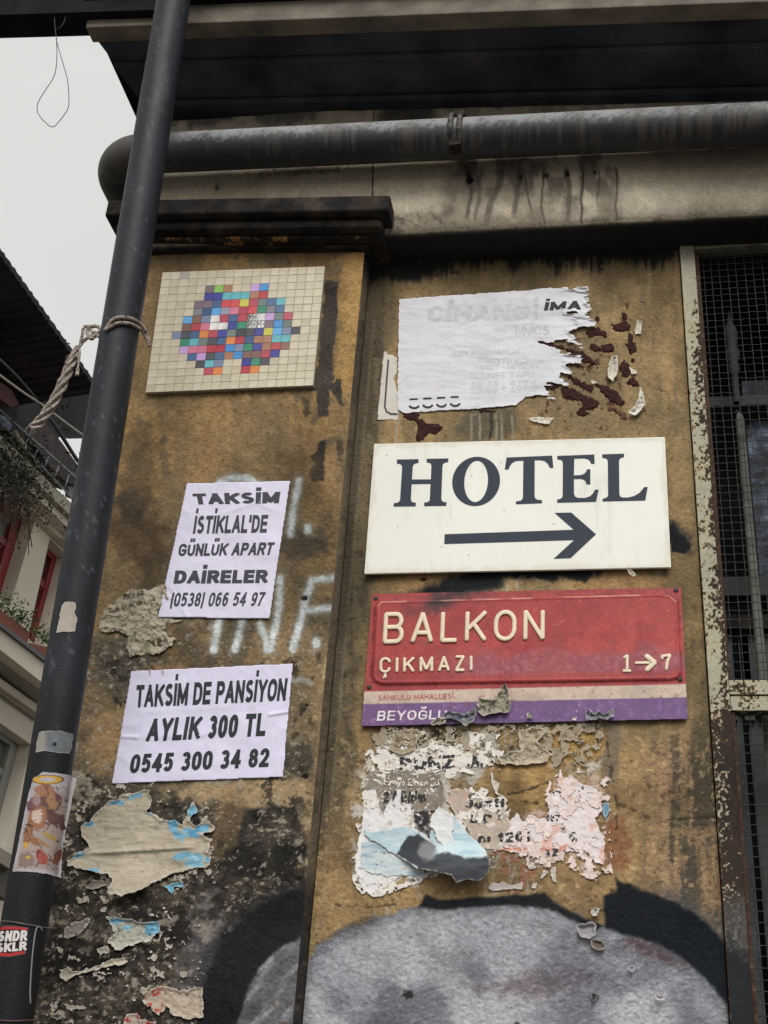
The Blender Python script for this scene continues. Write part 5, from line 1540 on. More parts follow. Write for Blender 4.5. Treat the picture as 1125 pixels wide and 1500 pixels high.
glue_m = am('dried_dark_red_glue', .6, .3, 160, .9, 200, .12)
glue = [([(770, 182), (800, 178), (828, 196), (826, 212), (800, 208), (776, 210), (760, 198)], 'bone-shaped dark red glue dab, upper of the two beside the torn fingers'),
        ([(780, 236), (810, 240), (848, 236), (860, 248), (848, 258), (810, 258), (784, 262), (776, 248)], 'bone-shaped dark red glue dab, lower of the two beside the torn fingers'),
        ([(842, 168), (870, 166), (876, 158), (894, 156), (904, 170), (902, 190), (880, 194), (850, 190)], 'dark red glue dab with a lump on top, near the upper centre'),
        ([(880, 134), (896, 136), (910, 150), (904, 158), (884, 154)], 'small leaf-shaped glue dab above the lumpy one'),
        ([(886, 94), (900, 92), (908, 104), (902, 120), (888, 118)], 'topmost faded round glue dab below the wall top'),
        ([(902, 196), (912, 202), (916, 226), (932, 240), (930, 258), (912, 264), (896, 256), (888, 236), (900, 228)], 'pear-shaped dark glue dab with a tail pointing up'),
        ([(908, 280), (918, 280), (924, 290), (916, 296), (908, 292)], 'tiny glue dab under the pear-shaped one'),
        ([(880, 290), (896, 284), (910, 300), (912, 330), (900, 344), (882, 338), (874, 312)], 'oval dark glue dab right of the crumpled white scrap'),
        ([(902, 346), (920, 344), (934, 358), (930, 376), (912, 376), (896, 362)], 'round dark glue dab under the oval one'),
        ([(794, 368), (830, 370), (862, 392), (900, 436), (880, 438), (840, 420), (806, 392)], 'long leaf-shaped dark red glue patch, the largest at lower right'),
        ([(676, 376), (720, 382), (760, 398), (802, 428), (796, 446), (764, 452), (772, 464), (740, 470), (730, 458), (750, 430), (700, 418), (676, 400)], 'ragged dark red glue patch right of the lower torn edge'),
        ([(596, 225), (640, 230), (700, 244), (750, 262), (800, 300), (780, 302), (740, 282), (690, 256), (640, 240)], 'long thin dark red glue streak in the notch of the torn poster'),
        ([(700, 330), (740, 350), (782, 378), (776, 390), (740, 378), (704, 350)], 'narrow dark glue streak between the torn fingers and the large patch'),
        ([(160, 458), (190, 444), (214, 452), (216, 478), (240, 492), (280, 496), (296, 512), (262, 530), (236, 534), (226, 552), (206, 552), (206, 510), (190, 490), (164, 478)], 'dark red glue run below the left bottom corner of the wrinkled poster'),
        ([(410, 450), (440, 446), (470, 456), (458, 462), (430, 462)], 'small glue smear under the middle of the wrinkled poster'),
        ([(520, 400), (550, 402), (580, 404), (556, 410), (530, 410)], 'thin glue smear on the lower torn edge'),
        ([(626, 366), (660, 362), (676, 372), (650, 384), (628, 384)], 'glue smear beside the lowest torn finger'),
        ([(830, 438), (860, 446), (894, 460), (900, 482), (884, 484), (866, 464), (836, 452)], 'faint reddish glue smear under the largest glue patch'),
        ([(794, 140), (806, 136), (812, 160), (804, 176), (790, 168)], 'small vertical glue dab right of the top torn edge'),
        ([(944, 84), (954, 86), (954, 98), (946, 96)], 'tiny dark glue spot highest beside the window')]
for i, (pl_, lb) in enumerate(glue):
    faint = i in (4, 17)
    sheet('glue_dab', U4(pl_), 0, plain_col((92, 66, 52) if faint else (46, 20, 16), 7, 6, 60 + i, (72, 32, 24), .4), lambda px, py, d: .0020 * sst(0, -3, d) + .0012 * fbm(px, py, 4, 3, 77), .9, 2.4, 4, lb, 'glue', 'dark red dried glue dabs beside the torn poster', mat=glue_m, edgew=0, seed=i, lift=.0004)

# ================================================================== torn layers under the street sign
T2 = lambda pts: Z(pts, 500, 1050, 2.679)
def st(name, poly, col, lb, hf=None, lift=.0026, jag=2.2, seed=0, **kw):
    return sheet(name, T2(poly), 0, col, hf or crumple(16, .0010, 6, .0006, .0008, 5, seed), 1.1, jag, 6, lb, 'torn paper', seed=seed, lift=lift, **kw)
st('torn_paper', [(150, 190), (200, 150), (240, 122), (300, 150), (345, 165), (400, 115), (470, 108), (592, 100), (584, 158), (556, 200), (480, 198), (440, 230), (400, 212), (330, 238), (260, 225), (150, 216)], plain_col((212, 206, 198), 8, 14, 1, (166, 146, 120), .5), 'white torn paper with broken black capitals just below the street sign', seed=1)
st('torn_paper', [(610, 160), (660, 140), (710, 134), (700, 96), (690, 60), (740, 40), (810, 44), (790, 70), (776, 96), (796, 120), (826, 146), (806, 170), (790, 184), (740, 188), (700, 190), (630, 188)], plain_col((166, 154, 134), 12, 12, 2, (140, 126, 104), .4), 'beige peeling crust of old paper under the middle of the street sign', crumple(14, .004, 6, .002, .005, 7, 2), seed=2)
st('torn_paper', [(170, 60), (260, 50), (330, 60), (300, 90), (290, 130), (230, 150), (180, 130), (200, 96)], plain_col((150, 136, 114), 14, 9, 3, (110, 94, 74), .3), 'dirty beige scrap directly under the lettering of the street sign', crumple(12, .004, 6, .002, .003, 7, 3), seed=3)
st('torn_paper', [(60, 520), (78, 440), (92, 290), (130, 284), (146, 330), (162, 392), (176, 330), (210, 290), (232, 270), (246, 316), (276, 340), (300, 450), (360, 470), (330, 560), (322, 628), (240, 616), (190, 650), (150, 694), (92, 690), (70, 640), (50, 600)], plain_col((214, 212, 212), 8, 16, 4, (176, 168, 160), .5), 'large white torn paper area at the lower left of the bills', seed=4)
st('torn_paper', [(104, 214), (200, 206), (390, 226), (402, 290), (404, 366), (300, 368), (278, 362), (250, 310), (232, 274), (205, 300), (165, 372), (148, 330), (130, 286), (100, 282)], plain_col((128, 118, 106), 7, 20, 5, (112, 102, 92), .5), 'grey-brown strip of torn bill with white and black date lettering', lift=.0034, seed=5)
st('torn_paper', [(400, 300), (460, 280), (520, 296), (560, 310), (640, 326), (650, 380), (664, 420), (640, 530), (600, 522), (520, 516), (490, 430), (450, 400)], plain_col((176, 162, 148), 9, 12, 6, (196, 150, 130), .55), 'pale torn bill fragment with black words between the white and pink ones', seed=6)
st('torn_paper', [(600, 526), (640, 470), (660, 410), (690, 386), (716, 418), (740, 380), (772, 404), (802, 396), (822, 340), (824, 292), (850, 262), (858, 206), (876, 240), (902, 222), (930, 258), (960, 268), (1020, 304), (1022, 372), (996, 400), (1010, 432), (1032, 476), (1030, 584), (990, 570), (966, 534), (930, 522), (872, 526), (872, 566), (800, 560), (776, 534), (700, 534)],
   lambda px, py, d: mixc(mixc(mixc(np.tile(np.array([214., 203, 203]), (len(px), 1)) + (fbm(px, py, 10, 4, 831) * 9)[:, None], .8 * chips(px, py, 17, .25, 832, .2), (208, 162, 146)), .7 * chips(px, py, 12, .5, 833, .15), (216, 212, 214)), .85 * sdp(px, py, T2([(600, 515), (880, 505), (876, 530), (600, 532)]), 2, 4), (196, 128, 110)), 'pink and white torn bill with scattered numerals, right of the ochre patch', seed=7)
st('torn_paper', [(780, 540), (876, 530), (872, 566), (850, 560), (838, 578), (800, 572)], plain_col((196, 182, 176), 10, 8, 8), 'white and pink remnant hanging below the pink bill', seed=8, lift=.003)
st('torn_paper', [(1024, 340), (1050, 336), (1054, 370), (1036, 404), (1026, 380)], plain_col((104, 140, 160), 14, 8, 9), 'tiny bright blue scrap right of the pink bill', seed=9, jag=1)
st('torn_paper', [(590, 660), (640, 646), (660, 660), (708, 656), (706, 678), (660, 676), (620, 684), (580, 678)], plain_col((170, 160, 156), 8, 8, 10), 'thin whitish remnant below the curled photograph scrap', seed=10, jag=1.6)
for i, (pl_, lb) in enumerate([([(728, 574), (752, 572), (762, 592), (738, 598)], 'small white chip below the pink bill, left one'), ([(776, 632), (796, 600), (812, 612), (790, 640)], 'slanted white chip below the pink bill'), ([(826, 590), (842, 588), (846, 652), (832, 650), (820, 620)], 'upright white chip below the pink bill'), ([(748, 660), (766, 650), (764, 672), (744, 676)], 'lowest small white chip below the pink bill'),
                               ([(584, 220), (596, 210), (600, 250), (624, 262), (614, 300), (640, 318), (600, 300), (590, 262)], 'thin white paper vein down the ochre patch')]):
    st('paper_chip', pl_, plain_col((184, 176, 168), 10, 6, 20 + i), lb, crumple(8, .002, 5, .001, .001, 4, 20 + i), jag=1.2, seed=20 + i)
# print on those layers
er = lambda V: np.stack([fbm(V[:, 0], V[:, 1], 3, 2, 841), fbm(V[:, 0], V[:, 1], 3, 2, 842)], -1) * 1.5
def frag(t_, q_, m=ink_dark, th=.2, lift=.0042, g_=.09, parent=None, lb=None):
    o = text_mesh('lettering', t_, T2(q_), 0, th, g_, None, lift, m, None, .07, erode=er, drop=.34)[0]
    tag(o, lb, 'lettering'); return o
frag('PUNZ', [(226, 210), (446, 204), (444, 150), (230, 158)], lb='broken black capitals on the white paper under the street sign', th=.22)
frag('.A.', [(492, 198), (556, 196), (552, 142), (496, 144)], lb='single broken black capital at the right end of the white paper', th=.22)
frag('Radyo Eksen DJ', [(168, 268), (384, 272), (386, 244), (170, 240)], pm('white_print', (214, 208, 198), .7, 0, .1, 100), .15, .0066, .1, lb='white words on the grey-brown strip of bill')
frag('27 Ekim', [(164, 334), (332, 334), (334, 290), (166, 292)], ink_dark, .2, .0066, lb='black date words on the grey-brown strip of bill')
frag('Janti', [(482, 360), (640, 352), (640, 316), (486, 322)], lb='black word on the pale bill fragment', th=.2)
frag('L D', [(506, 416), (588, 414), (588, 382), (508, 384)], lb='two black letters under the black word on the pale fragment')
frag('m 1261', [(536, 494), (744, 490), (744, 450), (540, 456)], lb='black house number along the bottom of the pale fragment', th=.2)
frag('0', [(828, 314), (864, 312), (864, 288), (830, 290)], lb='black zero at the left edge of the pink bill')
frag('3', [(924, 296), (958, 294), (954, 270), (924, 272)], lb='black numeral at the top of the pink bill')
frag('5.', [(892, 488), (930, 486), (936, 450), (896, 456)], lb='black numeral low on the pink bill')
frag('197', [(800, 410), (860, 408), (860, 382), (802, 384)], lb='small black numerals in the middle of the pink bill')
frag('32', [(794, 550), (848, 546), (850, 514), (796, 518)], lb='black numerals at the bottom edge of the pink bill', lift=.0056)
# lacy leftovers of bills, broken up by many tears
def residue(name, poly, Y, colf, thr, s_, seed, lb, lift, amp=1.0):
    hol = lambda px, py: (thr - fbm(px, py, s_, 5, seed, gain=.66) - amp * .25 * fbm(px, py, s_ * 3, 3, seed + 1)) * s_ * .9
    o = sheet(name, poly, Y, colf, crumple(14, .0006, 5, .0006, .0006, 3, seed), .95, 4, 18, None, holes=hol, seed=seed, lift=lift, edgew=1.0)
    tag(o, lb, 'paper residue', kind='stuff'); return o
def print_col(base, ink_rgb, thr, seed):
    def f(px, py, d):
        c = np.tile(np.array(base, float), (len(px), 1)) + (fbm(px, py, 16, 4, seed) * 12)[:, None] + (fbm(px, py, 3, 3, seed + 1) * 6)[:, None]
        c = mixc(c, .8 * sst(thr, thr + .05, fbm(px, py, 6, 3, seed + 2)) * sst(.0, .2, fbm(px, py, 30, 3, seed + 3)), ink_rgb)
        return mixc(c, .6 * chips(px, py, 9, .5, seed + 4), (150, 132, 108))
    return f
residue('paper_residue', T2([(40, 640), (50, 420), (80, 200), (120, 120), (160, 60), (620, 60), (640, 200), (470, 230), (660, 330), (660, 440), (600, 560), (340, 640), (200, 700), (80, 700)]), 0, print_col((212, 206, 198), (44, 42, 42), .42, 941), .10, 15, 942, 'lacy white residue of old bills left of the ochre patch under the street sign', .0032)
residue('paper_residue', T2([(100, 40), (1030, 20), (1020, 130), (960, 190), (900, 150), (830, 190), (620, 180), (400, 110), (120, 130)]), 0, print_col((150, 138, 118), (66, 58, 48), .3, 951), .12, 12, 952, 'crust of beige paper layers hanging along the lower edge of the street sign', .0050)
residue('paper_residue', T2([(640, 400), (810, 370), (810, 250), (900, 190), (1050, 240), (1060, 620), (960, 640), (900, 600), (640, 580)]), 0, print_col((214, 196, 190), (44, 42, 42), .45, 961), .12, 12, 962, 'lacy pinkish residue round the pink torn bill', .0036)
residue('paper_residue', [(78, 1140), (330, 1136), (300, 1210), (330, 1290), (250, 1340), (300, 1400), (290, 1500), (66, 1500)], YP, print_col((158, 150, 136), (52, 48, 44), .35, 981), .44, 12, 982, 'small grey-white paper residue spread over the dark foot of the pilaster', .0022, 2.0)
# blue photograph scrap, curled off the wall
hair = T2([(215, 540), (262, 470), (306, 460), (350, 492), (372, 510), (350, 560), (300, 590), (250, 562)])
def photo_col(px, py, d):
    f = fbm(px, py, 24, 4, 851); g = fbm(px, py, 30, 3, 852, sy=6)
    c = np.tile(np.array([176., 196, 204]), (len(px), 1)) + (f * 9)[:, None]
    c = mixc(c, .5 * sst(.1, .5, g), (140, 170, 184)); c = mixc(c, .5 * sst(.2, .6, -g), (204, 212, 214))
    dark = np.maximum(sdp(px, py, hair, 1.5, 2), sdp(px, py, T2([(286, 570), (340, 548), (420, 540), (520, 556), (600, 536), (600, 680), (440, 670), (300, 620)]), 3, 4))
    c = mixc(c, .94 * dark, (50, 52, 56)); c = mixc(c, .5 * dark * sst(.1, .5, g), (82, 84, 88))
    c = mixc(c, .8 * blob(px, py, *T2([(338, 525)])[0], 13, 15, 20, .2, .3, 853), (138, 138, 140))
    return c
def photo_h(px, py, d):
    low = sst(1225, 1290, py + .25 * (px - 640))
    return .0022 * (1 - np.abs(fbm(px, py, 26, 3, 854))) + .034 * low ** 1.5 + .002 * fbm(px, py, 50, 2, 855) + .006 * np.sin(np.clip((px - 620) / 30, 0, 3)) * low
st('torn_photo', [(90, 440), (120, 452), (250, 430), (300, 452), (345, 480), (352, 420), (400, 366), (420, 384), (452, 400), (500, 462), (570, 528), (586, 570), (576, 610), (540, 648), (500, 640), (452, 652), (430, 622), (360, 606), (300, 598), (262, 572), (210, 540), (150, 500), (112, 486), (92, 462)], photo_col, 'pale blue torn photograph scrap with a dark shape, its lower edge curling off the wall', photo_h, lift=.004, jag=1.4, seed=11)
st('torn_photo', [(80, 488), (112, 488), (160, 506), (214, 545), (270, 580), (330, 628), (240, 618), (180, 622), (110, 612), (70, 590)], lambda px, py, d: mixc(np.tile(np.array([186., 198, 202]), (len(px), 1)), .7 * sst(.1, .6, fbm(px, py, 40, 3, 861, sy=7)), (130, 160, 174)), 'pale blue and white torn strip left of the curled photograph scrap', lift=.0036, seed=12)
st('torn_paper', [(352, 390), (384, 352), (402, 366), (440, 392), (440, 520), (410, 520), (372, 470), (352, 430)], plain_col((212, 213, 214), 8, 12, 13), 'white sliver lying across the blue photograph scrap', lift=.0082, seed=13)
st('torn_paper', [(284, 370), (346, 368), (350, 430), (344, 470), (306, 448), (290, 430)], plain_col((52, 50, 52), 8, 9, 14, (150, 146, 142), .45), 'black printed remnant between the white tongues of paper', lift=.0036, seed=14)
# flaps of paint lifting from the grey painted field
def flap(poly, col, lb, curl, seed):
    sheet('paint_flap', poly, 0, plain_col(col, 12, 7, seed), crumple(9, .003, 5, .001, curl, 6, seed), 1.0, 1.2, 5, lb, 'paint flap', seed=seed, lift=.003)
D6 = lambda pts: Z(pts, 780, 1280, 3.261)
flap(D6([(205, 245), (290, 230), (306, 250), (300, 290), (270, 312), (230, 300)]), (146, 142, 146), 'rounded grey paint flap curling at the top edge of the painted field', .010, 71)
flap(D6([(280, 184), (300, 164), (320, 168), (312, 200), (290, 204)]), (176, 172, 164), 'small pale paint flap at the tip of the ochre wedge', .008, 72)
flap(D6([(582, 572), (632, 588), (624, 608), (586, 600)]), (172, 170, 176), 'lifted rectangular grey paint chip in the painted field', .010, 73)
flap(D6([(560, 620), (590, 634), (622, 636), (600, 648), (566, 640)]), (96, 94, 98), 'curled grey rim of a paint blister below the lifted chip', .005, 74)
flap(D6([(455, 450), (480, 436), (490, 452), (478, 470), (462, 462)]), (140, 134, 140), 'tiny paint blister under the purple drips', .006, 75)
flap(D6([(276, 574), (300, 570), (308, 600), (290, 606)]), (60, 58, 60), 'dark paint chip beside the right nail hole', .004, 76)
flap(D6([(276, 312), (340, 316), (350, 355), (318, 372), (280, 345)]), (96, 86, 76), 'bare brownish paint peel right under the grey flap', .006, 77)

# old newsprint crust and torn papers on the pilaster
W1 = lambda pts: Z(pts, 50, 840, 4.018)
def news_col(px, py, d):
    f = fbm(px, py, 22, 4, 871); r = np.abs(fbm(px, py, 17, 4, 872))
    c = np.tile(np.array([158., 149, 130]), (len(px), 1)) + (f * 14)[:, None]
    c = mixc(c, .75 * sst(.10, .0, r), (70, 62, 52)); c = mixc(c, .4 * sst(.3, .7, f), (178, 170, 152))
    return c
news = W1([(392, 260), (420, 206), (480, 180), (500, 140), (560, 100), (640, 88), (690, 100), (730, 72), (770, 68), (790, 150), (740, 190), (730, 260), (790, 262), (900, 268), (840, 300), (770, 300), (780, 370), (830, 392), (810, 430), (740, 468), (640, 470), (560, 500), (540, 440), (550, 370), (500, 330), (440, 350), (390, 340)])
def news_h(px, py, d):
    return .0065 * (1 - np.abs(fbm(px, py, 17, 4, 872)) * 1.6) + .0015 * fbm(px, py, 6, 3, 873)
no = thing('newsprint_crust', 'wrinkled crust of old beige newsprint between drainpipe and the upper handbill', 'torn paper')
sheet('paper_sheet', news, YP, news_col, news_h, 1.0, 2.6, 8, parent=no, edgew=1.2, edgec=(120, 110, 94), seed=15, lift=.001)
nf = pm('brown_old_print', (96, 86, 72), .85, 0, .2, 80)
for t_, q_ in (('BİB', [(520, 156), (650, 128), (645, 98), (530, 122)]), ('TARKO', [(432, 240), (640, 180), (636, 156), (428, 208)]), ('0196', [(660, 425), (790, 400), (785, 374), (656, 394)])):
    text_mesh('print_line', t_, W1(q_), YP - .001, .17, .2, news_h, .0008, nf, no, .12)
B3 = lambda pts: Z(pts, 60, 1130, 2.557)
def blue_col(seed, base=(168, 158, 140)):
    def f(px, py, d):
        g = fbm(px, py, 24, 4, seed); r = np.abs(fbm(px, py, 50, 4, seed + 1, sy=10))
        c = np.tile(np.array(base, float), (len(px), 1)) + (g * 10)[:, None] + (fbm(px, py, 4, 3, seed + 3) * 4)[:, None]
        c = mixc(c, .5 * sst(.07, 0, r), (116, 106, 92))
        e = np.zeros_like(px)
        for q_, rx_, ry_ in (((270, 118), 34, 10), ((360, 92), 26, 9), ((440, 150), 26, 12), ((512, 152), 30, 14), ((566, 150), 18, 24), ((545, 230), 34, 20), ((610, 212), 22, 16), ((500, 200), 16, 22), ((185, 196), 22, 9), ((130, 312), 34, 9), ((180, 372), 22, 6), ((520, 316), 20, 10), ((580, 330), 34, 20), ((420, 590), 26, 24), ((280, 560), 22, 10), ((330, 585), 30, 8)):
            q_ = B3([q_])[0]; e = np.maximum(e, blob(px, py, q_[0], q_[1], rx_ / 2.3, ry_ / 2.3, -8, .9, .18, seed + 2, 8))
        c = mixc(c, .85 * e, (98, 158, 190)); c = mixc(c, .6 * e * sst(.1, .4, fbm(px, py, 9, 3, seed + 5)), (66, 128, 166)); c = mixc(c, .5 * e * sst(.2, .5, -fbm(px, py, 7, 3, seed + 6)), (170, 190, 192))
        return c
    return f
def big_torn_h(px, py, d):
    low = sst(1255, 1312, py - .35 * np.maximum(px - 200, 0) + 0)
    ridge = np.exp(-((py - (1247 - .06 * (px - 180))) / 3.2) ** 2) * sst(110, 150, px) * sst(300, 270, px)
    return .0030 * (1 - np.abs(fbm(px, py, 55, 4, 881, sy=13))) + .0008 * fbm(px, py, 7, 3, 882) + .022 * low + .005 * ridge + .004 * sst(-6, 0, d)
sheet('torn_poster', B3([(92, 330), (130, 308), (172, 284), (150, 240), (152, 200), (180, 180), (240, 124), (300, 92), (350, 76), (400, 66), (412, 108), (402, 150), (450, 180), (500, 178), (530, 200), (545, 160), (556, 120), (572, 106), (586, 150), (548, 186), (580, 200), (600, 176), (650, 210), (640, 224), (600, 236), (640, 258), (626, 300), (644, 322), (614, 352), (520, 372), (440, 412), (380, 440), (300, 462), (254, 458), (266, 402), (244, 382), (170, 376), (100, 352)]), YP, blue_col(891), big_torn_h, 1.1, 2.6, 9, 'large beige torn poster with blue edges, its lower edge lifting off, below the handbills', 'poster', seed=16, lift=.002)
P4 = [('torn_paper', [(246, 546), (300, 545), (360, 560), (438, 568), (446, 598), (410, 636), (330, 658), (280, 668), (250, 640), (272, 600)], blue_col(901, (160, 160, 148)), 'small pale blue torn paper below the large beige one', .006),
      ('torn_paper', [(70, 742), (100, 734), (118, 754), (180, 736), (250, 714), (306, 698), (322, 712), (262, 732), (180, 752), (130, 764), (96, 782), (72, 776)], plain_col((172, 164, 146), 10, 8, 91), 'long narrow white torn strip near the bottom of the pilaster', .004),
      ('torn_paper', [(378, 854), (400, 826), (450, 804), (520, 820), (604, 808), (604, 918), (548, 928), (486, 906), (470, 880), (440, 912), (404, 880)], lambda px, py, d: mixc(plain_col((166, 152, 136), 12, 9, 92)(px, py, d), .9 * sst(245, 225, px) * chips(px, py, 9, .0, 911, .1), (150, 48, 46)), 'torn paper with red print beside the black painted arc', .004),
      ('torn_paper', [(306, 946), (320, 912), (360, 906), (372, 930), (430, 934), (432, 975), (306, 975)], lambda px, py, d: mixc(plain_col((164, 150, 136), 12, 9, 93)(px, py, d), .9 * chips(px, py, 8, .1, 912, .1), (146, 46, 46)), 'red and white torn paper cut by the bottom of the picture', .003),
      ('torn_paper', [(84, 624), (90, 590), (130, 560), (180, 545), (190, 566), (150, 600), (100, 626)], plain_col((128, 122, 114), 12, 10, 94), 'grey smeared paper remnant left of the small blue one', .002),
      ('torn_paper', [(168, 436), (200, 410), (262, 408), (262, 430), (200, 440)], plain_col((118, 112, 104), 10, 10, 95), 'grey paper tongue under the lifted edge of the large beige poster', .003),
      ('torn_paper', [(462, 430), (490, 416), (536, 412), (530, 432), (500, 440), (492, 468), (480, 452)], plain_col((92, 148, 172), 14, 7, 96, (150, 168, 172), .4), 'small bright blue scrap right of the large beige poster', .002),
      ('torn_paper', [(204, 662), (250, 652), (262, 680), (220, 690)], plain_col((146, 138, 124), 12, 6, 97), 'tiny beige remnant under the small blue paper', .002)]
for i, (nm, pl_, cf, lb, cu) in enumerate(P4):
    sheet(nm, B3(pl_), YP, cf, crumple(15, .003, 6, .0014, cu, 6, 90 + i), 1.1, 2.0, 6, lb, 'torn paper', seed=30 + i, lift=.0018)
specks = MB()
for i in range(70):
    px = random.uniform(75, 300); py = random.choice([random.uniform(900, 1500), random.uniform(1150, 1500)])
    s_ = random.uniform(.5, 1.6); a = random.uniform(0, 6.28)
    pts = [(px + s_ * (1 + random.random()) * math.cos(a + k * 1.256), py + s_ * .8 * (1 + random.random()) * math.sin(a + k * 1.256)) for k in range(5)]
    fr, bk = px_prism(pts, YP - .0022 - random.random() * .002, YP - .0005)
    if fr[0][0] > XP - .01: continue
    specks.prism(fr, bk)
o = specks.build('paper_flecks', pm('fleck_paper', (168, 160, 144), .9, 0, .5, 40), None); tag(o, 'scattered pale flecks of paper and plaster on the dark foot of the pilaster', 'flecks', kind='stuff')

# ================================================================== stickers and tape on the drainpipe
C6 = lambda pts: Z(pts, 0, 700, 3.75)
cylp = lambda px, py, off: Pcyl(px, py, off)
def cylsheet(name, poly, colf, lb, cat='sticker', seed=0, jag=1.0, mat=None, lift=.0008, hf=None):
    return sheet(name, poly, cylp, colf, hf or crumple(20, .0003, 6, .0001, .0003, 4, seed), 1.0, jag, 6, lb, cat, seed=seed, lift=lift, mat=mat, edgew=.8, thick=False)
cylsheet('sticker_remnant', C6([(340, 700), (365, 680), (412, 684), (418, 712), (408, 740), (428, 770), (420, 800), (412, 845), (310, 848)]), plain_col((164, 154, 144), 6, 20, 51), 'torn beige sticker remnant on the left side of the drainpipe', seed=51)
Z4 = lambda pts: Z(pts, 0, 1000, 5)
cylsheet('tape_patch', Z4([(290, 360), (380, 350), (440, 352), (536, 376), (528, 470), (510, 520), (400, 512), (320, 500), (262, 510), (270, 430)]), lambda px, py, d: mixc(mixc(np.tile(np.array([104., 108, 112]), (len(px), 1)) + (fbm(px, py, 7, 4, 921) * 12)[:, None], .8 * sst(72, 62, px), (148, 142, 134)), sst(4, 2, np.hypot(px - 80, py - 1090)), (34, 36, 40)), 'grey metallic tape patch with a dark dot round the drainpipe', 'tape', seed=52)
def sticker_col(px, py, d):
    c = np.tile(np.array([166., 160, 164]), (len(px), 1)) + (fbm(px, py, 14, 4, 931) * 8)[:, None]
    B = lambda u, v: Z4([(u, v)])[0]
    def bl(c, u, v, ru, rv, rot, rgb, ro=.3, a=.95, sd=932): 
        q = B(u, v); return mixc(c, a * blob(px, py, q[0], q[1], ru / 5, rv / 5, rot, ro, .12, sd, 6), rgb)
    c = bl(c, 360, 880, 85, 90, 15, (78, 54, 62)); c = bl(c, 330, 790, 70, 50, 0, (150, 106, 84)); c = bl(c, 380, 880, 40, 60, -20, (160, 122, 90))
    c = bl(c, 250, 900, 55, 60, 10, (94, 66, 78)); c = bl(c, 270, 870, 30, 36, 0, (150, 130, 140))
    c = bl(c, 280, 990, 66, 90, 20, (150, 100, 72)); c = bl(c, 274, 980, 42, 50, 20, (222, 208, 202)); c = bl(c, 210, 1100, 30, 90, 14, (140, 92, 64))
    c = bl(c, 400, 1000, 80, 60, 30, (70, 46, 54), .5); c = bl(c, 460, 1060, 34, 30, 0, (66, 44, 52), .6)
    c = bl(c, 370, 1130, 70, 18, 30, (176, 150, 70)); c = bl(c, 300, 1170, 60, 16, 32, (150, 118, 84)); c = bl(c, 250, 1160, 40, 26, 40, (146, 96, 66))
    c = bl(c, 310, 1280, 34, 60, -30, (166, 66, 66)); c = bl(c, 420, 1280, 28, 70, 20, (106, 56, 44), .4)
    c = bl(c, 190, 1300, 54, 60, 0, (126, 112, 116)); c = mixc(c, .35 * sst(-3, -8, d) * sst(1150, 1170, py), (140, 108, 84)); c = bl(c, 205, 1278, 16, 12, 0, (190, 160, 70)); c = bl(c, 190, 1190, 14, 24, 0, (190, 150, 60))
    q = B(348, 710)
    rr = np.sqrt(((px - q[0]) / 20.5) ** 2 + ((py - q[1]) / 5.8) ** 2)
    c = mixc(c, sst(.32, .18, np.abs(rr - .85)), (188, 150, 62)); c = mixc(c, .8 * sst(.12, .04, np.abs(rr - 1.12)), (70, 48, 40))
    ln = np.abs(fbm(px, py, 16, 3, 933)); inside = sst(-3, -7, d)
    c = mixc(c, .75 * inside * sst(.07, .02, ln) * sst(1140, 1160, py), (60, 42, 48))
    return c
cylsheet('picture_sticker', Z4([(316, 655), (400, 660), (500, 676), (560, 700), (540, 790), (500, 1000), (460, 1200), (446, 1428), (340, 1400), (220, 1384), (92, 1382), (130, 1190), (170, 1000), (200, 850), (240, 700)]), sticker_col, 'colourful picture sticker with gold ring and orange shapes wrapped round the drainpipe', seed=53, jag=.6)
Z7 = lambda pts: Z(pts, 0, 1050, 3.309)
st7 = thing('sticker', 'black white and red sticker with two lines of capitals near the bottom of the drainpipe', 'sticker')
cylsheet('backing', Z7([(-70, 1015), (60, 1012), (136, 1022), (124, 1150), (40, 1165), (-80, 1160)]), plain_col((34, 34, 38), 2, 20, 54), None, seed=54, jag=.2, lift=.0006).parent = st7
red = pm('red_print', (168, 52, 56), .6, 0, .08, 60); wht = pm('white_sticker_print', (206, 200, 198), .6, 0, .05, 60)
bars = sheet('bar', Z7([(6, 1018), (70, 1015), (134, 1024), (132, 1036), (70, 1030), (0, 1034)]), cylp, plain_col((168, 52, 56), 4), None, .9, .2, parent=st7, edgew=0, lift=.0010, thick=False)
bars = sheet('bar', Z7([(-20, 1140), (40, 1146), (122, 1134), (122, 1150), (40, 1162), (-24, 1158)]), cylp, plain_col((168, 52, 56), 4), None, .9, .2, parent=st7, edgew=0, lift=.0010, thick=False)
text_mesh('text_line', 'SNDR', Z7([(-14, 1090), (130, 1086), (134, 1034), (-4, 1038)]), cylp, .26, .08, None, .0014, wht, st7, .1)
text_mesh('text_line', 'SKLR', Z7([(-20, 1144), (128, 1132), (130, 1088), (-16, 1098)]), cylp, .26, .08, None, .0014, wht, st7, .1)

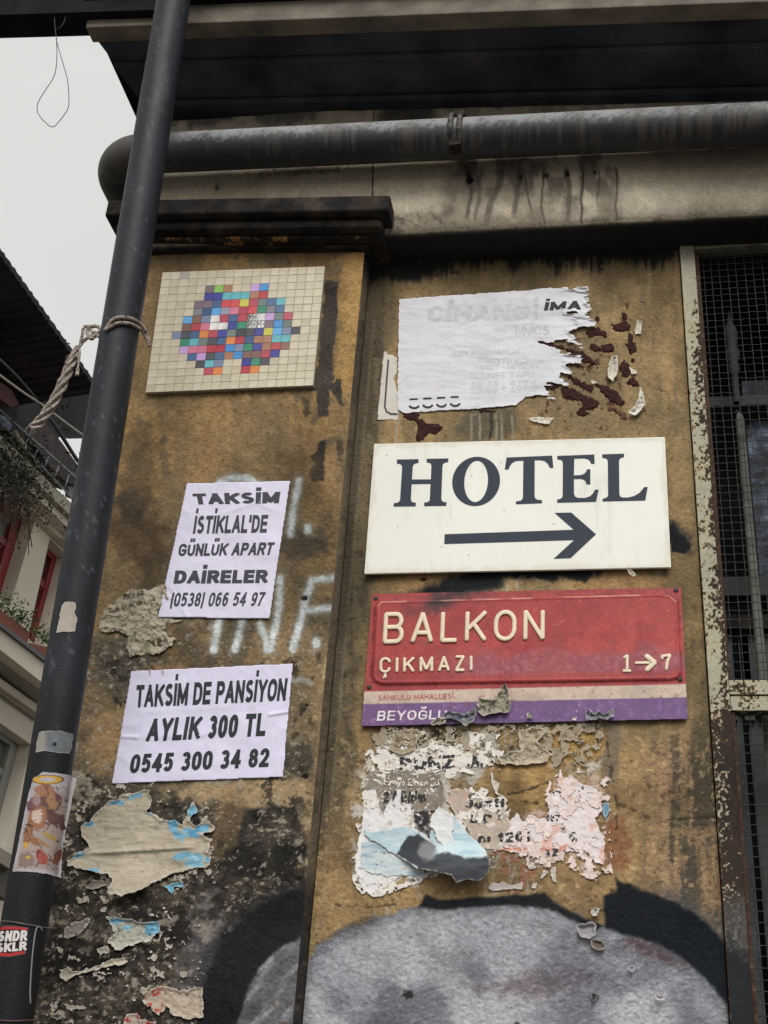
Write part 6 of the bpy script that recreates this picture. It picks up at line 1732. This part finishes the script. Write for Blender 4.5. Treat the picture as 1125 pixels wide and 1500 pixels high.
# thin wires tied round the drainpipe
def wire(name, pts, r, m, label, cat='wire', n=8, group=None):
    b = MB(); b.tube(catmull(pts, n), r, 6); o = b.build(name, m, None, smooth=True); return tag(o, label, cat, group)
wm = pm('grey_thin_wire', (112, 106, 102), .6, .4, .2, 60)
wire('tie_wire', [Pcyl(0, 1349, .002), Pcyl(14, 1350, .002), Pcyl(30, 1352.5, .003), Pcyl(50, 1356, .002), Pcyl(68, 1359, .002), Pcyl(77, 1359.5, .004), P(82, 1360, -.3)], .0011, wm, 'thin wire tied round the drainpipe above the black sticker')
wire('tie_wire', [Pcyl(-5, 1494, .002), Pcyl(14, 1495.5, .003), Pcyl(34, 1495, .002), Pcyl(50, 1494, .002), Pcyl(56, 1492, .004)], .0012, pm('rusty_wire', (96, 70, 64), .7), 'thin rusty wire round the drainpipe at the bottom of the picture')
wire('white_scratch_line', [Pcyl(*Z7([q])[0], .0010) for q in ((205, 1035), (190, 1018), (176, 1030), (162, 1110), (152, 1220), (146, 1330), (148, 1390))], .0016, pm('chalk_line', (128, 126, 126), .8), 'thin grey paint line running down the black drainpipe beside the sticker', 'paint line')
wire('hanging_wire', [P(x, y, -.46) for x, y in ((80, 6), (80, 30), (81, 44), (83, 62), (83, 90), (79, 112), (66, 133), (56, 150), (55, 164), (64, 177), (77, 186), (88, 176), (99, 160), (101, 146), (99, 118), (92, 92), (84, 64), (83, 56))], .0012, pm('black_wire', (42, 42, 46), .6), 'thin black wire hanging in a loop against the sky at top left')
wire('hanging_wire', [P(x, y, -.46) for x, y in ((96, 6), (96, 22), (93, 34), (87, 41), (81, 43))], .0010, MATS['black_wire'], 'short black wire curving into the hanging loop at top left')

# ================================================================== rope round the drainpipe
rp = thing('rope', 'greyish frayed rope knotted round the drainpipe, its loose end hanging left', 'rope')
rope_m = pm('weathered_rope', (164, 152, 142), .95, 0, .3, 120, 1.0, 300, (92, 84, 78), .58, .1, soft=.06)
def strands(path, r, off, turns, n=3, m=rope_m, name='strand', k=6):
    path = [np.array(p_) for p_ in path]
    N = len(path)
    for s in range(n):
        b = MB(); pts = []
        T = np.gradient(np.array(path), axis=0)
        for i in range(N):
            t = T[i] / (np.linalg.norm(T[i]) + 1e-9)
            ref = np.array([0, 1.0, 0]); a = np.cross(t, ref); a /= np.linalg.norm(a) + 1e-9; c_ = np.cross(t, a)
            ph = 2 * math.pi * (s / n + turns * i / N)
            o_ = off[i] if hasattr(off, '__len__') else off
            pts.append(path[i] + a * math.cos(ph) * o_ + c_ * math.sin(ph) * o_)
        b.tube(pts, r, k); b.build(name, m, rp, smooth=True)
def loop(y0l, y0m, y1, offx, rr):
    pts = [Pcyl(158, 484, .004) + np.array([-.008, 0, 0]), Pcyl(163, y0l, .005), Pcyl(175, y0m, .006), Pcyl(193, y0m + 2, .006), Pcyl(208, y0m + 12, .006), Pcyl(217, y1, .006), Pcyl(218.5, y1 + 6, .003)]
    pts = catmull(pts, 14); return pts
strands(loop(470, 465, 494, 0, 0), .0026, .0022, 7, 3)
strands(loop(478, 473, 501, 0, 0), .0026, .0022, 7, 3)
YR = -.50
kn = [P(160, 482, YR), P(150, 484, YR), P(141, 490, YR), P(134, 496, YR), P(128, 488, YR), P(131, 480, YR), P(142, 478, YR), P(151, 486, YR), P(146, 493, YR), P(138, 486, YR)]
strands(catmull(kn, 8), .0030, .0026, 6, 3, name='knot')
lp = [P(136, 489, YR), P(130, 478, YR), P(123, 480, YR), P(121, 490, YR), P(119, 498, YR), P(117, 507, YR), P(110, 514, YR)]
strands(catmull(lp, 8), .0026, .0022, 5, 2, name='strand')
lp = [P(140, 492, YR), P(130, 494, YR), P(122, 500, YR), P(112, 513, YR)]
strands(catmull(lp, 8), .0030, .0026, 4, 2, name='strand')
tail = catmull([P(114, 508, YR), P(107, 524, YR), P(99, 545, YR), P(88, 570, YR), P(74, 596, YR), P(58, 618, YR), P(47, 629, YR)], 14)
offs_ = [.0035 + .0060 * min(1, i / 24) for i in range(len(tail))]
strands(tail, .0042, offs_, 2.0, 4, name='strand'); strands(tail, .0030, [o_ * .5 for o_ in offs_], 3.0, 3, name='strand')
b = MB()
for i in range(44):
    j = random.randrange(10, len(tail)); p0 = tail[j]
    dvec = np.array([random.gauss(0, 1), random.gauss(0, 1), random.gauss(0, 1)]); dvec /= np.linalg.norm(dvec)
    p0 = p0 + dvec * .012
    down = (tail[-1] - tail[0]); down /= np.linalg.norm(down)
    b.tube([p0, p0 + dvec * .003 + down * .008, p0 + dvec * .004 + down * .018], .0005, 3)
b.build('frayed_fibres', rope_m, rp)
wire('rope_end', [P(117, 512, YR), P(116, 525, YR), P(114, 540, YR), P(113, 550, YR)], [.003] * 16 + [.005] * 9, rope_m, 'short cut rope end hanging beside the knot', 'rope', 8)

# ================================================================== the house across the side street
hb = thing('terrace_house', 'pale plastered house across the side street with red windows and a dark roof terrace', 'building')
dv = R @ np.array([(850 - CX) / F, -(1600 - CY) / F, -1.0]); dv /= np.linalg.norm(dv)      # direction of its ledges
nv = np.array([dv[1], -dv[0], 0.0]); nv /= np.linalg.norm(nv)                          # outward normal (towards +X)
Q0 = CAM + (R @ np.array([(60 - CX) / F, -(900 - CY) / F, -1.0])) * 14.0
def PF(px, py, off=0.0):
    d = R @ np.array([(px - CX) / F, -(py - CY) / F, -1.0])
    t = ((Q0 + nv * off - CAM) @ nv) / (d @ nv)
    return CAM + d * t
def fpr(name, poly, off, back, m, parent=hb, **kw):
    fr = [PF(x, y, off) for x, y in poly]
    b = MB(); b.prism(fr, [p_ - nv * back for p_ in fr]); return b.build(name, m, parent, **kw)
cream_w = pm('cream_facade', (214, 206, 190), .9, 0, .1, .6, .2, 20, (198, 190, 172), .55, .2, soft=.15)
ledge_m = pm('grey_ledge', (140, 134, 120), .9, 0, .12, 2, .2, 20)
low_m = pm('grey_facade_low', (128, 125, 114), .9, 0, .12, .6, .2, 20)
op1 = [(-34, 690), (51, 764), (14, 889), (-60, 830)]
op2 = [(73, 788), (101, 817), (64, 957), (41, 934)]
op3 = [(-44, 1028), (46, 1091), (8, 1240), (-80, 1170)]
outer = [(-420, 240), (135, 768), (290, 925), (170, 1560), (-620, 1560)]
pts = [[PF(x, y) for x, y in l] for l in (outer, op1[::-1], op2[::-1], op3[::-1])]
tris = tessellate_polygon([[Vector(p_) for p_ in l] for l in pts])
allp = [p_ for l in pts for p_ in l]
b = MB(); b.add(allp, [tuple(t_) for t_ in tris])
for l in pts[1:]:
    n_ = len(l); b.add(l + [p_ - nv * .24 for p_ in l], [(i, n_ + i, n_ + (i + 1) % n_, (i + 1) % n_) for i in range(n_)])
b.build('wall', cream_w, hb, fix=False)
# mass behind
base = PF(-420, 240); 
b = MB(); c0 = PF(-60, 700) - nv * .3; c1_ = PF(140, 1100) - nv * .3
for_s = [np.array([c0[0], c0[1] - 6, 0]), np.array([c1_[0], c1_[1] + 10, 0])]
b.prism([for_s[0], for_s[1], for_s[1] + np.array([0, 0, 8.2]), for_s[0] + np.array([0, 0, 5.6])], [p_ - nv * 7 for p_ in (for_s[0], for_s[1], for_s[1] + np.array([0, 0, 8.2]), for_s[0] + np.array([0, 0, 5.6]))])
b.build('house_core', pm('side_render', (150, 144, 130), .9, 0, .15, 1), hb)
# lower storey wall: greyer, slightly proud
fpr('lower_wall', [(-300, 860), (75, 1108), (40, 1270), (-300, 1060)], .02, .015, low_m) if False else None
red_m = pm('red_window_paint', (128, 38, 42), .55, 0, .12, 4, .1, 20)
white_m = pm('grey_white_window_paint', (132, 132, 124), .6, 0, .1, 4)
glass_b = pm('dark_window_glass', (66, 68, 66), .12, 0, .5, 1.2, 0, 10, (106, 106, 100), .6, .8, soft=.15)
def window(op, fm, bars_, nm='window'):
    q = [PF(x, y) - nv * .20 for x, y in op]           # tl tr br bl
    def at(u, v): return (q[0] * (1 - u) + q[1] * u) * (1 - v) + (q[3] * (1 - u) + q[2] * u) * v
    w = link(nm, None, hb)
    def barq(u0, v0, u1, v1, d0, d1, m, name):
        fr = [at(u0, v0) + nv * d1, at(u1, v0) + nv * d1, at(u1, v1) + nv * d1, at(u0, v1) + nv * d1]
        bb = MB(); bb.prism(fr, [p_ - nv * (d1 - d0) for p_ in fr]); return bb.build(name, m, w)
    t = bars_
    barq(0, 0, 1, .055, -.03, .05, fm, 'frame'); barq(0, .945, 1, 1, -.03, .05, fm, 'frame')
    barq(0, .056, t, .944, -.03, .05, fm, 'frame'); barq(1 - t, .056, 1, .944, -.03, .05, fm, 'frame')
    barq(t, .30, 1 - t, .37, -.02, .04, fm, 'crossbar'); barq(t, .371, 1 - t, .40, -.02, .02, fm, 'crossbar')
    barq(t, .0565, 1 - t, .299, -.012, .0, glass_b, 'pane'); barq(t, .401, 1 - t, .9435, -.012, .0, glass_b, 'pane')
    if t > .15: barq(t + .02, .405, t + .06, .943, .001, .03, fm, 'sash')
window(op1, red_m, .14); window(op2, red_m, .2); window(op3, white_m, .12)
# cornice under the terrace
fpr('terrace_cornice', [(-200, 445), (282, 907), (276, 922), (-200, 462)], .34, .30, ledge_m)
fpr('terrace_cornice', [(-200, 463), (276, 923), (268, 938), (-200, 480)], .26, .25, cream_w)
fpr('terrace_cornice', [(-200, 482), (113, 783), (110, 790), (-200, 488)], .16, .15, ledge_m)
fpr('terrace_cornice', [(-200, 492), (109, 795), (106, 806), (-200, 500)], .10, .09, cream_w)
# window sill ledge and string courses
fpr('sill_ledge', [(-200, 756), (205, 1069), (202, 1074), (-200, 762)], .46, .44, pm('lead_edge', (70, 72, 74), .6))
fpr('sill_ledge', [(-200, 763), (202, 1075), (191, 1100), (-200, 796)], .42, .40, cream_w)
fpr('sill_ledge', [(-200, 798), (69, 1008), (66, 1024), (-200, 812)], .26, .24, ledge_m)
fpr('string_course', [(-200, 850), (63, 1038), (60, 1048), (-200, 862)], .12, .11, cream_w)
fpr('string_course', [(-200, 864), (60, 1049), (58, 1056), (-200, 870)], .07, .06, ledge_m)
fpr('string_course', [(-200, 1120), (24, 1256), (20, 1276), (-200, 1140)], .18, .16, ledge_m)
fpr('string_course', [(-200, 1150), (20, 1278), (14, 1320), (-200, 1190)], .10, .09, pm('dark_grey_band', (84, 80, 72), .9))
# roof canopy over the terrace: sloping sheet with scalloped edge, dark underneath
can = pm('dark_canopy', (38, 37, 40), .85, 0, .3, 2, .3, 20, (52, 46, 48), .6, .2)
edge = []
for i in range(60):
    t = i / 59; x = -40 + (145 + 40) * t; y = 318 + (576 - 318) * t
    edge.append((x + 1.1 * math.sin(i * 2.4), y + 1.0 * math.cos(i * 2.4)))
front = [PF(x, y, 1.1) for x, y in edge]
back = [p_ - nv * 3.2 - np.array([0, 0, .5]) for p_ in front]
b = MB(); n_ = len(front)
b.add(front + back + [p_ + np.array([0, 0, .06]) for p_ in front] + [p_ + np.array([0, 0, .06]) for p_ in back],
      [(i, i + 1, n_ + i + 1, n_ + i) for i in range(n_ - 1)] + [(2 * n_ + i, 3 * n_ + i, 3 * n_ + i + 1, 2 * n_ + i + 1) for i in range(n_ - 1)] +
      [(i, 2 * n_ + i, 2 * n_ + i + 1, i + 1) for i in range(n_ - 1)] + [(0, n_, 3 * n_, 2 * n_), (n_ - 1, 3 * n_ - 1, 4 * n_ - 1, 2 * n_ - 1)])
b.build('canopy', can, hb)
fpr('canopy_shade_stand_in', [(-120, 300), (60, 450), (144, 578), (134, 642), (88, 633), (74, 690), (-10, 600), (-120, 500)], .2, .3, can)  # dark panel added to stand for the shaded space under the canopy
rail_m = pm('grey_rail', (104, 110, 118), .5, .3, .15, 4)
rl = link('railing', None, hb)
def ftube(name, p0, p1, r, m, off=.36, parent=hb, off1=None):
    b = MB(); b.tube([PF(*p0, off), PF(*p1, off if off1 is None else off1)], r, 6); return b.build(name, m, parent, smooth=True)
ftube('rail', (-60, 548), (124, 711), .012, rail_m, parent=rl)
ftube('rail', (-60, 555), (120, 745), .010, rail_m, parent=rl)
for i in range(9):
    x = -10 + i * 15
    ftube('baluster', (x + 6, 606 + (x + 6) * .885), (x, 612 + x * 1.02 + 6), .008, rail_m, parent=rl)
ftube('post', (50, 522), (30, 610), .06, pm('blue_grey_post', (66, 72, 80), .6), .1)
ftube('downpipe', (20, 632), (36, 655), .03, ledge_m, .37)
fpr('planter_clutter', [(44, 640), (66, 618), (92, 650), (120, 690), (122, 716), (96, 705), (70, 680)], .25, .3, pm('dark_clutter', (44, 36, 38), .9, 0, .4, 3, 0, 10, (82, 52, 50), .55))
fpr('planter_clutter', [(-10, 552), (18, 572), (28, 592), (16, 596), (-10, 576)], .3, .2, pm('faded_red_cloth', (104, 70, 70), .9))
fpr('chair_backrest', [(100, 712), (114, 712), (112, 732), (102, 728)], .2, .05, pm('pale_grey_chair', (110, 114, 116), .7))
# blue bag
o = fpr('blue_bag', [(-6, 606), (8, 610), (18, 622), (16, 630), (2, 624)], .3, .15, pm('blue_plastic', (48, 72, 116), .5, 0, .3, 6), None); tag(o, 'blue plastic bag behind the terrace railing', 'bag')
# cables crossing in front of the terrace
cab = pm('pale_cable', (150, 146, 132), .6); cabd = pm('dark_cable', (44, 44, 46), .6)
def cable(pts, r, m, lb, off=1.3):
    b = MB(); b.tube(catmull([PF(x, y, off) for x, y in pts], 6), r, 5); o = b.build('cable', m, None, smooth=True); tag(o, lb, 'cable')
cable([(-20, 535), (30, 572), (60, 592), (100, 622), (136, 648)], .010, cab, 'pale cable crossing in front of the dark roof terrace')
cable([(-10, 518), (20, 546), (50, 580), (62, 598)], .010, cabd, 'dark cable joining the pale one on the roof terrace')
cable([(66, 604), (80, 622), (98, 650), (112, 672), (126, 690)], .020, cabd, 'thick dark cable with fairy lights at the end of the terrace')

# foliage
def leaves(name, c, rad, n, size, m, seed, parent=None, droop=0.0):
    r_ = random.Random(seed); b = MB()
    for i in range(n):
        v = np.array([r_.gauss(0, .45) for _ in range(3)]); p_ = np.array(c) + v * np.array(rad) - np.array([0, 0, droop * abs(v[0])])
        a = np.array([r_.gauss(0, 1) for _ in range(3)]); a /= np.linalg.norm(a); q_ = np.cross(a, [r_.gauss(0, 1) for _ in range(3)]); q_ /= np.linalg.norm(q_) + 1e-9
        s_ = size * r_.uniform(.6, 1.4)
        b.add([p_ - a * s_, p_ + q_ * s_ * .35, p_ + a * s_, p_ - q_ * s_ * .35], [(0, 1, 2, 3)])
    return b.build(name, m, parent, fix=False)
leaf_d = pm('dark_leaf', (52, 58, 42), .7, 0, .5, 3); leaf_g = pm('green_leaf', (66, 96, 44), .7, 0, .4, 8)
hp_ = thing('hanging_plant', 'dark green climbing plant hanging over the upper left red window', 'plant')
leaves('foliage', PF(2, 692, .5), (.5, .8, .42), 2600, .028, leaf_d, 3, hp_)
leaves('foliage', PF(34, 712, .45), (.3, .9, .25), 420, .026, pm('dry_leaf', (92, 86, 66), .8, 0, .4, 8), 5, hp_)
b = MB()
for i in range(14):
    p0 = PF(random.uniform(-10, 20), random.uniform(660, 690), .45); b.tube(catmull([p0, p0 + np.array([.1, .3 * random.random(), -.15]), p0 + np.array([.12, .6 * random.random(), -.5 - .3 * random.random()])], 4), .006, 4)
b.build('stem', pm('brown_stem', (72, 60, 46), .9), hp_)
leaves('foliage', PF(78, 570, .1), (.25, .3, .5), 260, .04, leaf_d, 9, tag(bpy.data.objects.new('terrace_plant', None), 'dark plant standing on the roof terrace under the canopy', 'plant'))
COL.objects.link(bpy.data.objects['terrace_plant'])
terr = pm('terracotta', (118, 62, 46), .8, 0, .15, 5, .2, 20)
def flowerbox(poly, lb, lc, n, seed, rad):
    t = thing('flower_box', lb, 'flower box', 'terracotta flower boxes on the window ledge')
    fr = [PF(x, y, .40) for x, y in poly]
    b = MB(); b.prism(fr, [p_ - nv * .22 for p_ in fr]); b.build('box', terr, t)
    leaves('foliage', PF(*lc, .32), rad, int(n * 1.6), .022, leaf_g, seed, t)
flowerbox([(-20, 878), (44, 926), (40, 944), (-20, 896)], 'terracotta flower box with bushy green plants under the left red window', (12, 895), 520, 21, (.25, .7, .12))
flowerbox([(46, 942), (78, 950), (76, 968), (44, 945)], 'terracotta flower box with few yellowish leaves under the narrow red window', (70, 936), 120, 22, (.12, .3, .06))

# ================================================================== ground
b = MB(); b.box(-120, 120, -120, 120, -.3, 0); o = b.build('ground', pm('street_paving', (92, 90, 86), .9, 0, .2, 1.5, .4, 12, (74, 72, 70), .5)); o['kind'] = 'structure'
